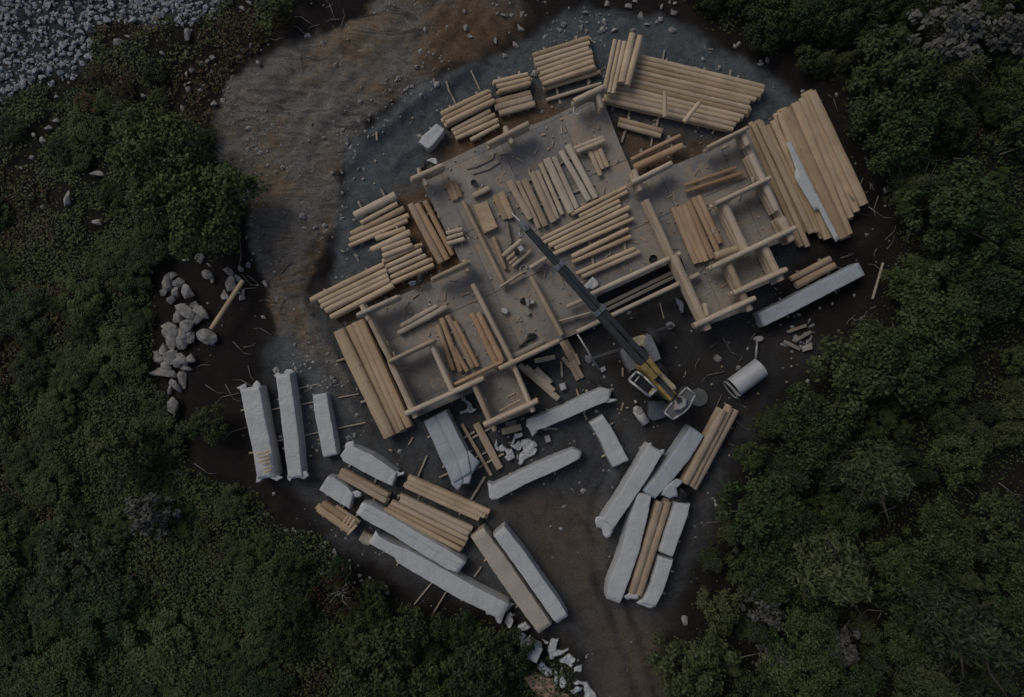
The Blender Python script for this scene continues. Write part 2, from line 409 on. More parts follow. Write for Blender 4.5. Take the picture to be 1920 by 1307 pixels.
# ------------------------------------------------------------------ unit meshes for logs and beams (x along the length)
def log_mesh(seed, mats, sides=12, rings=9, square=0.0, taper=.10, bow=.02, name='log'):
    rs = random.Random(seed)
    bm = bmesh.new(); rows = []
    ph = rs.random() * 6.28
    for i in range(rings):
        tt = i / (rings - 1); x = tt - .5
        ed = .93 if i in (0, rings - 1) else 1.0
        rr = .5 * (1 + taper * (.5 - tt)) * ed * (1 + rs.uniform(-.035, .035))
        cy = bow * math.sin(tt * 3.1 + ph) * .8 + rs.uniform(-.012, .012); cz = bow * math.cos(tt * 2.3 + ph) * .4
        row = []
        for s in range(sides):
            a = 2 * math.pi * (s + .5) / sides
            c, d = math.cos(a), math.sin(a)
            if square:
                q = max(abs(c), abs(d)); f = (1 - square) + square / q
                f = min(f, 1.28)
            else: f = 1.0
            k = rr * f * (1 + rs.uniform(-.03, .03))
            row.append(bm.verts.new((x, cy + c * k, cz + d * k)))
        rows.append(row)
    for i in range(rings - 1):
        for s in range(sides):
            f = bm.faces.new((rows[i][s], rows[i + 1][s], rows[i + 1][(s + 1) % sides], rows[i][(s + 1) % sides])); f.smooth = True
    f = bm.faces.new(rows[0]); f.material_index = 1
    f = bm.faces.new(rows[-1][::-1]); f.material_index = 1
    bmesh.ops.recalc_face_normals(bm, faces=bm.faces)
    me = bpy.data.meshes.new(name); bm.to_mesh(me); bm.free()
    for m in mats: me.materials.append(m)
    return me
LOGS = {}
def log_variants(mat, square):
    key = (mat.name, square)
    if key not in LOGS:
        LOGS[key] = [log_mesh(100 + i * 7 + int(square * 10), (mat, W_END), square=square, taper=.12 if not square else .03, bow=.05 if not square else .02) for i in range(5)]
    return LOGS[key]

def put_log(name, a, b, dw, dh, mat=W_FRESH, square=0.0, parent=None, roll=None):
    """a log between two world points; dw, dh = width and height of its section"""
    me = random.choice(log_variants(mat, square))
    o = link(name, me, parent)
    d = b - a; L = d.length
    o.location = (a + b) / 2 - (parent.location if parent is not None else Vector())
    if random.random() < .5: d = -d
    rot = d.to_track_quat('X', 'Z')
    o.rotation_mode = 'QUATERNION'
    o.rotation_quaternion = rot
    q_ = random.uniform(.93, 1.05)
    o.scale = (L, dw * q_, dh * q_)
    return o

ORD = ['first', 'second', 'third', 'fourth', 'fifth', 'sixth', 'seventh', 'eighth', 'ninth', 'tenth', 'eleventh', 'twelfth', 'thirteenth', 'fourteenth']
def ev(first, last, n, jit=0.0):
    out = []
    for i in range(n):
        k = i / max(1, n - 1)
        r = [a + (b - a) * k for a, b in zip(first, last)]
        if jit:
            dx, dy = r[2] - r[0], r[3] - r[1]; L = math.hypot(dx, dy)
            j1 = random.uniform(-jit, jit); j2 = random.uniform(-jit, jit)
            r[0] += dx / L * j1; r[1] += dy / L * j1; r[2] += dx / L * j2; r[3] += dy / L * j2
        out.append(tuple(r))
    return out

def stack(reg, logs, desc, edge='upper', mat=W_FRESH, square=0.0, base=None, bear=0.1, layers=1, hfac=1.0, noun='peeled log', name='peeled_log', group=None, bearers=True, cat='log', zj=0.03):
    n = len(logs); tops = []
    g0 = base if base is not None else None
    for i, (x1, y1, x2, y2, wz) in enumerate(logs):
        p1, p2 = reg(x1, y1), reg(x2, y2)
        z0 = g0 if g0 is not None else max(0.0, gz((p1[0] + p2[0]) / 2, (p1[1] + p2[1]) / 2))
        wd = wz / reg.k / 50.0
        dh = wd * hfac
        for lay in range(layers):
            zc = z0 + bear + dh * (lay + .5) * .96 + random.uniform(0, zj)
            kk = (CAM_H - zc) / CAM_H
            if lay == layers - 1:
                a, b = P(*p1, zc), P(*p2, zc)
            else:
                zt = z0 + bear + dh * (layers - .5)
                a, b = P(*p1, zt), P(*p2, zt)
                sh = (b - a).normalized() * random.uniform(-.12, .12)
                a = Vector((a.x, a.y, zc)) + sh; b = Vector((b.x, b.y, zc)) + sh
            o = put_log(name, a, b, wd * kk * 1.10, dh * kk * 1.05, mat, square)
            if lay == layers - 1:
                if n == 1: lb = f'{noun} {desc}'
                elif n == 2: lb = f"{'upper' if edge == 'upper' and i == 0 else 'lower' if edge == 'upper' else 'left' if i == 0 else 'right'} {noun} of {desc}"
                else: lb = f"{ORD[i]} {noun} from the {edge} edge of {desc}"
                tag(o, lb, cat, group or ('logs of ' + desc if n > 1 else None))
            else:
                tag(o, f'lower layer {noun} under {desc}', cat, f'lower layer of {desc}')
    if bearers and bear > .03:
        f1, l1 = logs[0], logs[-1]
        for k in (.22, .78):
            q = []
            for (x1, y1, x2, y2, wz) in (f1, l1):
                q.append(Vector(reg(x1 + (x2 - x1) * k, y1 + (y2 - y1) * k)))
            if n == 1:
                d = (Vector(reg(f1[2], f1[3])) - Vector(reg(f1[0], f1[1]))).normalized(); nn = Vector((-d.y, d.x)) * f1[4] / reg.k * .8
                q = [q[0] - nn, q[0] + nn]
            d = (q[1] - q[0]); d.normalize(); e = 9
            q[0] -= d * e; q[1] += d * e
            z0 = g0 if g0 is not None else max(0.0, gz(*q[0]))
            o = put_log('bearer_stick', P(*q[0], z0 + bear * .5), P(*q[1], z0 + bear * .5), .09, bear * 1.02, W_STICK, .7)
            tag(o, f'thin bearer stick laid under {desc}', 'stick', f'bearers under {desc}')

FLOOR = 0.45
# ---------------------------------------------------------------- the log house under construction
house = empty('log_house', P(1040, 520, 0), 'unfinished log house, low walls of peeled logs round an open plank floor', 'house')
FP = [(684, 584), (775, 543), (868, 500), (783, 325), (845, 298), (920, 262), (1030, 222), (1088, 192), (1132, 190), (1162, 268), (1192, 338), (1330, 282), (1402, 243), (1487, 447), (1434, 466), (1468, 520), (1390, 553), (1406, 580), (1322, 612), (1278, 484), (1118, 557), (1126, 602), (1084, 624), (962, 676), (1005, 768), (918, 802), (888, 735), (776, 785)]
def build_floor():
    bm = bmesh.new()
    vs = [bm.verts.new(P(x, y, FLOOR)) for x, y in FP]
    bm.faces.new(vs[::-1]) if True else None
    bmesh.ops.recalc_face_normals(bm, faces=bm.faces)
    if bm.faces[:][0].normal.z < 0: bmesh.ops.reverse_faces(bm, faces=bm.faces)
    # the rim / joist box below the sheets
    base = bm.copy()
    r = bmesh.ops.extrude_face_region(base, geom=base.faces[:])
    for v in base.verts: pass
    ev_ = [g for g in r['geom'] if isinstance(g, bmesh.types.BMVert)]
    for v in base.verts: v.co.z = FLOOR - .03
    for v in ev_: v.co.z = 0.0
    bmesh.ops.recalc_face_normals(base, faces=base.faces)
    bmesh.ops.translate(base, verts=base.verts[:], vec=-house.location)
    obj_bm('floor_base', base, W_GREY, house)
    ang = math.radians(24.5)
    da = Vector((math.cos(ang), math.sin(ang), 0)); db = Vector((math.sin(ang), -math.cos(ang), 0))
    for d, st in ((da, 2.44), (db, 2.44)):
        for k in range(-12, 13):
            g = bm.verts[:] + bm.edges[:] + bm.faces[:]
            bmesh.ops.bisect_plane(bm, geom=g, plane_co=d * (k * st + .3), plane_no=d)
    for f in bm.faces[:]:
        if f.calc_area() < .03: continue
        c = f.calc_center_median()
        pts = [v.co + (c - v.co).normalized() * .014 for v in f.verts]
        b2 = bmesh.new(); dz = random.uniform(-.004, .004)
        top = [b2.verts.new((p.x, p.y, FLOOR + dz)) for p in pts]
        bot = [b2.verts.new((p.x, p.y, FLOOR - .026)) for p in pts]
        b2.faces.new(top)
        for i in range(len(top)):
            j = (i + 1) % len(top); b2.faces.new((top[j], top[i], bot[i], bot[j]))
        bmesh.ops.recalc_face_normals(b2, faces=b2.faces)
        bmesh.ops.translate(b2, verts=b2.verts[:], vec=-house.location)
        obj_bm('floor_panel', b2, M_SUBF, house)
    bm.free()
def floor_mat():
    m, t, b = newmat('subfloor_sheet_dusty')
    p = wpos(t); oi = N(t, 'ShaderNodeObjectInfo')
    nb = noisen(t, p, .42, 5, .6, .6); nf = noisen(t, p, 6, 5, .7, .8)
    c = ramp(t, nb, [(.30, (.15, .152, .165)), (.42, (.25, .245, .24)), (.55, (.34, .318, .285)), (.70, (.35, .295, .24))])
    f = ramp(t, nf, [(.3, (.78, .78, .78)), (.6, (1.05, 1.05, 1.05))])
    sd_ = noisen(t, p, 1.6, 6, .72, 1.0)
    sf = N(t, 'ShaderNodeMapRange'); sf.inputs[1].default_value = .55; sf.inputs[2].default_value = .70; t.links.new(sd_, sf.inputs[0])
    c = mixc(t, sf.outputs[0], c, (.42, .31, .205))
    sp_ = noisen(t, p, 2.8, 5, .7, .4)
    spc = ramp(t, sp_, [(.30, (.50, .50, .53)), (.42, (1, 1, 1))])
    c = mixc(t, .8, c, spc, 'MULTIPLY')
    c = mixc(t, 1.0, c, f, 'MULTIPLY')
    r = ramp(t, oi.outputs['Random'], [(0, (.82, .84, .86)), (.5, (1, .98, .96)), (1, (1.1, 1.06, 1.0))])
    c = mixc(t, 1.0, c, r, 'MULTIPLY')
    t.links.new(c, b.inputs['Base Color']); b.inputs['Roughness'].default_value = .72
    bump(t, b, nf, .2, .01)
    return m
M_SUBF = floor_mat()
build_floor()

def wall(reg, x1, y1, x2, y2, wz, d='a', n=3, top=None, mat=None, extra=0):
    top = top if top is not None else (1.52 if d == 'a' else 1.36)
    mat = mat or W_PALE
    wd = wz / reg.k / 50.0 * .95
    zc = top - wd / 2
    a, b = P(*reg(x1, y1), zc), P(*reg(x2, y2), zc)
    hh = max(.25, min(wd, .40))
    for i in range(n):
        z = zc - i * hh * .97
        if z - hh / 2 < FLOOR - .25: break
        s = (b - a).normalized() * (random.uniform(-.06, .06) if i else 0)
        put_log('wall_log', Vector((a.x, a.y, z)) + s, Vector((b.x, b.y, z)) - s, wd if i == 0 else wd * .97, hh, mat, 0.0, house)
# left wing
wall(B1, 305, 225, 640, 70, 42); wall(B1, 340, 140, 405, 260, 46, 'b')
wall(B1, 395, 235, 590, 610, 50, 'b'); wall(B1, 570, 600, 785, 1055, 58, 'b')
wall(B1, 560, 605, 940, 425, 38); wall(B1, 905, 450, 1100, 880, 50, 'b')
wall(B1, 700, 1030, 1095, 850, 44); wall(B1, 1085, 855, 1335, 735, 50)
wall(B1, 1100, 790, 1490, 600, 36, 'a', 2, 1.1, W_ORANGE)
wall(A6, 1090, 800, 1390, 660, 42); wall(A6, 1352, 645, 1385, 735, 40, 'b')
wall(B2, 115, 235, 440, 860, 45, 'b'); wall(B2, 425, 840, 610, 1270, 44, 'b')
wall(B2, 330, 925, 820, 690, 42, 'a'); wall(B2, 440, 825, 705, 690, 50, 'a', 1, .95, W_GREY)
wall(B1, 1255, 790, 1430, 1165, 46, 'b'); wall(B8, 222, 362, 690, 145, 48)
wall(B8, 360, 235, 545, 135, 18, 'a', 1, .95)
# central hall
wall(A3, 628, 1078, 985, 895, 50, 'a', 3); wall(A3, 775, 925, 845, 1070, 46, 'b', 3)
wall(A3, 1380, 705, 1650, 575, 54, 'a', 3); wall(A3, 1570, 590, 1625, 760, 48, 'b', 3)
wall(D1, 150, 1265, 920, 915, 140, 'a', 3); wall(D1, 330, 990, 375, 1200, 110, 'b', 2); wall(D1, 400, 1180, 545, 1400, 120, 'b', 3)
wall(A7, 300, 600, 625, 1262, 44, 'b', 1, .72, W_BROWN); wall(A7, 545, 895, 645, 1155, 42, 'b', 1, .70, W_BROWN)
wall(A7, 655, 770, 690, 950, 26, 'b', 1, .66, W_GREY)
wall(B2, 590, 170, 845, 645, 46, 'b', 2, 1.0, W_BROWN)
wall(A7, 845, 1145, 985, 1060, 40, 'a', 2, 1.05); wall(A7, 602, 1300, 785, 1180, 26, 'a', 1, .8)
wall(B2, 885, 418, 1030, 350, 42, 'a', 1, .9); wall(B2, 815, 535, 1105, 455, 20, 'a', 1, .75)
# deck edge and porch rails
wall(G0, 1104, 554, 1275, 475, 10.5, 'a', 2, 1.1); wall(G0, 1082, 623, 1310, 514, 9.5, 'a', 1, .85)
# right wing
wall(A8, 145, 338, 388, 216, 32); wall(A8, 160, 255, 200, 385, 40, 'b')
wall(A8, 232, 440, 405, 815, 42, 'b'); wall(A8, 395, 780, 615, 1235, 52, 'b')
wall(A8, 605, 125, 858, -3, 28); wall(A8, 815, 15, 858, 108, 44, 'b'); wall(A8, 872, 165, 1035, 505, 48, 'b'); wall(A8, 1055, 550, 1128, 690, 52, 'b')
wall(A8, 818, 40, 1120, 680, 40, 'b', 2, 1.02)
wall(A8, 655, 468, 990, 306, 30); wall(A8, 695, 440, 858, 780, 56, 'b')
wall(A8, 635, 858, 1145, 610, 36); wall(A8, 945, 710, 1060, 935, 52, 'b')
wall(A8, 768, 1014, 1092, 866, 36); wall(A8, 738, 835, 870, 1118, 46, 'b')
wall(A8, 530, 1215, 900, 1040, 36); wall(A8, 590, 1075, 610, 1150, 30, 'b', 3)
wall(A8, 655, 785, 795, 735, 46, 'a', 1, 1.0)
# step boards under the porch
for (x1, y1, x2, y2) in ((1128, 575, 1262, 510), (1136, 582, 1266, 518)):
    put_log('porch_board', P(x1, y1, .5), P(x2, y2, .5), .14, .05, W_GREY, .8, house)
# small posts and bolts on wall tops
for (px, py) in ((1336, 428), (1410, 332), (724, 640), (737, 660), (908, 747)):
    put_log('wall_peg', P(px, py, 1.1), P(px + 3, py + 9, 1.1), .13, .13, W_STICK, 0, house)

# ---------------------------------------------------------------- log stacks round the house
stack(A3, ev((1030, 302, 1507, 148, 44), (1108, 552, 1560, 395, 44), 7, 16), 'the stack at the top of site', layers=2)
stack(A3, [(1112, 592, 1612, 445, 38)], 'on bearers just below the seven log top stack', noun='single pale log', mat=W_PALE)
stack(A3, [(1140, 692, 1622, 542, 30)], 'beside the top corner of the house', noun='thin pale pole', mat=W_PALE, bear=.05)
stack(A3, [(675, 540, 980, 460, 40), (705, 573, 998, 503, 40), (722, 612, 1003, 540, 42)], 'the short stack above the tan pack', layers=2)
stack(A3, [(680, 715, 1003, 628, 44), (690, 760, 1018, 675, 50), (728, 812, 1040, 722, 50)], 'the tan squared pack left of top stack', mat=W_BROWN, square=.7, noun='squared beam', name='squared_beam', cat='beam')
stack(A3, [(218, 815, 640, 612, 42), (240, 855, 660, 652, 44), (265, 893, 685, 690, 44)], 'the three log stack right of white tarp', layers=2)
stack(A3, [(315, 962, 650, 778, 42), (332, 995, 690, 815, 44), (348, 1030, 718, 862, 42), (478, 1042, 728, 908, 36)], 'the four log stack above house corner', layers=1)
stack(A4, [(340, 162, 250, 615, 40), (384, 168, 290, 628, 36), (424, 178, 325, 635, 40)], 'the upright trio crossing the long stack', 'left', bear=.75, layers=1, bearers=False)
stack(A4, [(492, 108, 402, 540, 58), (560, 128, 450, 562, 52)], 'the upright pair crossing the long stack', 'left', bear=.75, bearers=False)
stack(A4, ev((545, 312, 1640, 570, 44), (262, 690, 1388, 948, 44), 11, 26), 'the long stack at upper right', layers=2)
stack(A4, [(775, 615, 780, 838, 34)], 'lying across the lower half of the long stack', noun='short straight log', bear=1.02, bearers=False)
stack(A4, [(1080, 708, 945, 884, 34)], 'lying slanted across the lower half of the long stack', noun='short log', bear=1.02, bearers=False)
stack(A4, [(372, 862, 755, 958, 46), (364, 902, 740, 1002, 44)], 'the short pair below the long stack')
stack(A4, [(480, 1212, 912, 1000, 34), (508, 1285, 932, 1085, 62)], 'the orange pair outside the right wing', mat=W_ORANGE, bear=.3)
# big board pack on the right
stack(A5, [(222, 430, 587, 1243, 34), (260, 408, 632, 1243, 34), (305, 392, 660, 1150, 46), (350, 420, 695, 1145, 36), (395, 385, 735, 1150, 44), (448, 335, 770, 1190, 60)], 'the wide board pack at right', 'left', W_TAN, .55, bear=.12, layers=2, hfac=.8, noun='sawn beam', name='sawn_beam', cat='beam')
stack(A5, [(478, 305, 868, 1185, 72), (545, 265, 905, 1165, 62), (590, 232, 925, 1045, 46), (620, 205, 965, 1005, 44), (655, 190, 1015, 958, 60)], 'the outer half of the wide board pack', 'left', W_TAN, .6, bear=.14, layers=2, hfac=.7, noun='sawn beam', name='sawn_beam', cat='beam')
# left stacks
stack(A6, [(455, 280, 792, 112, 62)], 'topmost of the left hand stack', noun='thick pale log', mat=W_PALE, bear=.25)
stack(A6, [(508, 342, 806, 180, 38)], 'just below the thick topmost log at left', noun='thin log', bear=.25)
stack(A6, [(428, 430, 862, 222, 46), (418, 482, 900, 275, 44), (412, 530, 890, 318, 36)], 'the trio above the stepped stack at left')
stack(A6, [(628, 472, 872, 382, 40), (590, 560, 912, 415, 46), (680, 560, 912, 478, 44), (688, 612, 932, 520, 42)], 'the stepped short stack at left', bear=.35)
stack(A6, ev((690, 655, 978, 522, 36), (765, 832, 1098, 682, 38), 5, 8), 'the five log stack by left wing', layers=2)
stack(A6, [(100, 972, 700, 680, 46), (168, 990, 722, 725, 46), (190, 1022, 730, 765, 44), (222, 1062, 742, 800, 46), (262, 1112, 772, 845, 46)], 'the long stack pointing lower left', layers=2)
stack(A6, [(915, 185, 1165, 665, 62), (965, 185, 1215, 640, 50)], 'the brown pair west of the hall', 'left', W_ORANGE, .3, noun='flat log')
stack(A6, [(1030, 160, 1260, 600, 45)], 'lying against the west floor edge', noun='brown log', mat=W_ORANGE)
stack(B1, [(155, 345, 570, 1212, 96), (238, 310, 632, 1185, 66), (285, 280, 668, 1160, 60), (332, 262, 728, 1132, 62)], 'the long brown pack beside left wing', 'left', W_TAN, .35, bear=.12, layers=2, hfac=.75, noun='flitch', name='timber_flitch', cat='timber')
# logs inside the house
stack(B1, [(830, 1190 - 1000 + 120, 1, 1, 1)] if False else [(660, 312, 955, 145, 34), (640, 372, 1040, 152, 42)], 'the pair in the left wing room', mat=W_PALE, base=FLOOR, bear=.12)
stack(B1, [(958, 300, 1090, 672, 40), (992, 245, 1150, 682, 42), (1035, 385, 1205, 680, 36), (1040, 222, 1248, 650, 44), (1098, 272, 1290, 640, 40)], 'the orange stack in left wing', 'left', W_ORANGE, 0, base=FLOOR, bear=.08)
stack(B1, [(1240, 205, 1440, 612, 50), (1292, 200, 1492, 602, 46)], 'the orange pair along the long inner wall', 'left', W_ORANGE, .2, base=FLOOR, bear=.08)
stack(A7, [(560, 545, 645, 745, 48), (605, 528, 695, 735, 56)], 'the wide boards at left of hall stack', 'left', W_TAN, .6, base=FLOOR, bear=.08, hfac=.5, noun='wide board', name='wide_board', cat='board')
stack(A7, [(672, 432, 850, 745, 52), (742, 432, 920, 818, 34), (795, 420, 970, 800, 50), (858, 362, 1035, 768, 52), (902, 350, 1070, 742, 36), (928, 290, 1108, 706, 36), (978, 252, 1182, 692, 58), (1038, 235, 1228, 656, 38), (1095, 190, 1325, 592, 46), (1150, 140, 1382, 572, 50)], 'the board row in the hall', 'left', W_PALE, .6, base=FLOOR, bear=.10, hfac=.7, noun='sawn beam', name='sawn_beam', cat='beam')
stack(A7, [(1180, 708, 1632, 480, 32), (1245, 722, 1640, 520, 32), (940, 908, 1575, 594, 32), (955, 938, 1585, 634, 32), (1000, 966, 1655, 648, 44), (1045, 985, 1645, 712, 36), (1028, 1034, 1688, 742, 34), (1185, 1052, 1650, 826, 38), (1188, 1098, 1668, 886, 36), (1222, 1190, 1698, 984, 34), (1270, 1218, 1740, 1010, 36)], 'the rail row in the hall', 'upper', W_FRESH, 0, base=FLOOR, bear=.10)
stack(A7, [(1205, 172, 1440, 75, 36), (1225, 195, 1455, 100, 36)], 'the short pale pair at hall top', mat=W_PALE, base=FLOOR, bear=.25)
stack(A7, [(1328, 182, 1420, 388, 38), (1372, 178, 1440, 335, 36), (1412, 170, 1478, 318, 38)], 'the short trio under the pale pair', 'left', W_FRESH, .5, base=FLOOR, bear=.06)
stack(A7, [(165, 450, 220, 592, 34), (196, 440, 248, 582, 32), (226, 430, 276, 562, 34)], 'the short brown boards in hall corner', 'left', W_ORANGE, .6, base=FLOOR, bear=.06, hfac=.6, noun='short board', name='short_board', cat='board')
stack(A7, [(622, 1048, 775, 912, 34), (655, 1080, 745, 1000, 28), (676, 1112, 765, 1030, 28), (702, 1135, 850, 998, 30)], 'the cut offs below the boom tip', 'upper', W_PALE, 0, base=FLOOR, bear=.12, noun='short cut log', bearers=False)
stack(A6, [(1205, 425, 1335, 388, 32), (1212, 470, 1345, 425, 30), (1218, 512, 1355, 468, 34)], 'the three pale billets on hall floor', 'upper', W_PALE, 0, base=FLOOR, bear=.10, noun='short billet', name='billet', cat='billet')
stack(A7, [(378, 558, 512, 490, 40)], 'beside the white cup on the hall floor', noun='short grey plank', name='plank', cat='plank', mat=W_PALE, square=.6, base=FLOOR, bear=.06, bearers=False)
stack(A8, [(465, 356, 782, 243, 24), (470, 392, 822, 275, 27)], 'the pair in the right wing room', mat=W_ORANGE, base=FLOOR, bear=.15)
stack(A8, [(398, 488, 540, 830, 36), (430, 482, 572, 822, 34), (460, 470, 602, 815, 36), (490, 452, 640, 798, 36), (522, 428, 672, 752, 34), (552, 415, 688, 705, 32)], 'the orange stack in right wing', 'left', W_ORANGE, .25, base=FLOOR, bear=.08, hfac=.8)
# lower yard timber
stack(B4, [(622, 278, 942, 108, 52), (662, 332, 980, 160, 56)], 'the grey pair above the white beam', mat=W_BROWN, bear=.15)
stack(B2, [(495, 890, 815, 1168, 48), (540, 905, 775, 1105, 56), (625, 925, 752, 1040, 52)], 'the pale trio below the hall', 'left', W_PALE, .2, bear=.12, hfac=.7, noun='slab')
stack(B2, [(620, 862, 785, 822, 38)], 'lying under the hall front wall', noun='short pale log', mat=W_PALE, bear=.1, bearers=False)
stack(B8, [(150, 345, 362, 738, 62)], 'right of the big white pack', noun='wide brown plank', name='plank', cat='plank', mat=W_BROWN, square=.7, hfac=.4, bear=.1)
stack(B8, [(28, 350, 285, 800, 28)], 'between the big white pack and wide plank', noun='narrow brown plank', name='plank', cat='plank', mat=W_BROWN, square=.7, hfac=.6, bear=.1)
stack(D3, [(570, 622, 705, 598, 62)], 'above the blurred pale offcut', noun='grey flat offcut', name='offcut', cat='offcut', mat=W_GREY, square=.5, bear=.03, hfac=.5, bearers=False)
stack(D3, [(528, 715, 768, 655, 78)], 'above the white scrap heap', noun='pale round offcut', name='offcut', cat='offcut', mat=W_PALE, square=.3, bear=.05, hfac=.7, bearers=False)
stack(B7, [(275, 285, 690, 505, 44), (260, 325, 670, 555, 50)], 'the brown pack between white packs', mat=W_BROWN, square=.55, noun='squared beam', name='squared_beam', cat='beam', layers=2, hfac=.8)
stack(B7, [(115, 570, 415, 768, 50), (80, 618, 370, 825, 55)], 'the tan pack at the lower left', mat=W_TAN, square=.7, noun='squared beam', name='squared_beam', cat='beam', layers=2, hfac=.8)
stack(B7, [(235, 600, 445, 742, 30)], 'beside the tan pack at lower left', noun='thin brown beam', name='squared_beam', cat='beam', mat=W_BROWN, square=.5, bear=.2)
for i, (x1, y1, x2, y2) in enumerate(((300, 745, 340, 685), (325, 765, 370, 695), (350, 790, 400, 715), (335, 850, 415, 765))):
    o = put_log('batten', P(*B7(x1, y1), .95), P(*B7(x2, y2), .95), .09, .08, W_FRESH, .6)
    tag(o, f'{ORD[i]} short batten from the left on the tan pack', 'batten', 'battens on the tan pack')
stack(B7, [(865, 352, 1575, 652, 46), (850, 388, 1535, 690, 44), (838, 425, 1485, 712, 42)], 'the upper trio of the southern log packs', layers=2)
stack(B7, [(802, 512, 1425, 802, 44), (790, 550, 1395, 840, 46)], 'the middle pair of the southern log packs', layers=2, mat=W_PALE)
stack(B7, [(718, 572, 1385, 890, 44), (690, 605, 1362, 935, 44), (655, 632, 1325, 980, 44)], 'the lower trio of the southern log packs', layers=2)
stack(C1, [(70, 95, 150, 135, 72)], 'poking out of the long white pack end', noun='pale squared timber', name='squared_beam', cat='beam', mat=W_PALE, square=.7, bear=.1, bearers=False)
stack(C2, [(878, 92, 650, 530, 52), (920, 80, 685, 545, 42), (958, 92, 705, 562, 36)], 'the grey brown pack at far lower right', 'left', W_BROWN, .2, layers=2)
stack(C2, [(502, 638, 335, 1185, 46), (548, 636, 375, 1195, 44)], 'the slim pack between lower right wraps', 'left', W_BROWN, .2, layers=2)
# ramp of rough planks below the hall
ramp_o = empty('plank_ramp', P(1070, 672, 0), 'rough plank ramp leading down from the hall floor', 'ramp')
for i, (x1, y1, x2, y2, wz) in enumerate(((838, 690, 950, 905, 50), (870, 685, 985, 890, 40), (905, 870, 975, 1010, 38), (935, 850, 1012, 995, 36), (850, 830, 910, 905, 30), (955, 800, 985, 890, 26))):
    put_log('plank', P(*B2(x1, y1), .36 - .03 * i), P(*B2(x2, y2), .10 + .01 * i), wz / B2.k / 50, .06, W_BROWN, .8, ramp_o)

# ---------------------------------------------------------------- wrapped packs
def resample(pts, n):
    pts = [Vector(p) for p in pts]
    d = [0]
    for a, b in zip(pts[:-1], pts[1:]): d.append(d[-1] + (b - a).length)
    out = []
    for i in range(n):
        s = d[-1] * i / (n - 1); k = 0
        while k < len(d) - 2 and d[k + 1] < s: k += 1
        f = (s - d[k]) / max(1e-6, d[k + 1] - d[k]); out.append(pts[k].lerp(pts[k + 1], min(1, max(0, f))))
    return out
def sheet(reg, poly, z, name, label, cat, mat, amp=.03, cuts=2, thick=.012, seed=0, group=None, lift=0.0):
    c = Vector((sum(p[0] for p in poly) / len(poly), sum(p[1] for p in poly) / len(poly)))
    cp = reg(*c); org = P(*cp, z)
    bm = bmesh.new()
    vs = [bm.verts.new(P(*reg(*p), z) - org) for p in poly]
    f = bm.faces.new(vs); bmesh.ops.triangulate(bm, faces=[f])
    for _ in range(cuts):
        bmesh.ops.subdivide_edges(bm, edges=bm.edges[:], cuts=1, use_grid_fill=True)
    edge = {v for e in bm.edges if e.is_boundary for v in e.verts}
    for v in bm.verts:
        w3 = v.co + org
        nz = mnoise.noise((w3.x * 2.3, w3.y * 2.3, seed)) + .6 * mnoise.noise((w3.x * 6, w3.y * 6, seed + 5)) + .35 * mnoise.noise((w3.x * 13, w3.y * 13, seed + 8))
        v.co.z += (abs(nz) * amp) + (lift if v not in edge else 0)
        v.co.x += mnoise.noise((w3.x * 4, w3.y * 4, seed + 2)) * amp * .6; v.co.y += mnoise.noise((w3.x * 4, w3.y * 4, seed + 4)) * amp * .6
        if v in edge: v.co.z -= .0
    bmesh.ops.recalc_face_normals(bm, faces=bm.faces)
    o = obj_bm(name, bm, mat, None, True); o.location = org
    md = o.modifiers.new('thickness', 'SOLIDIFY'); md.thickness = thick; md.offset = -1
    return tag(o, label, cat, group)

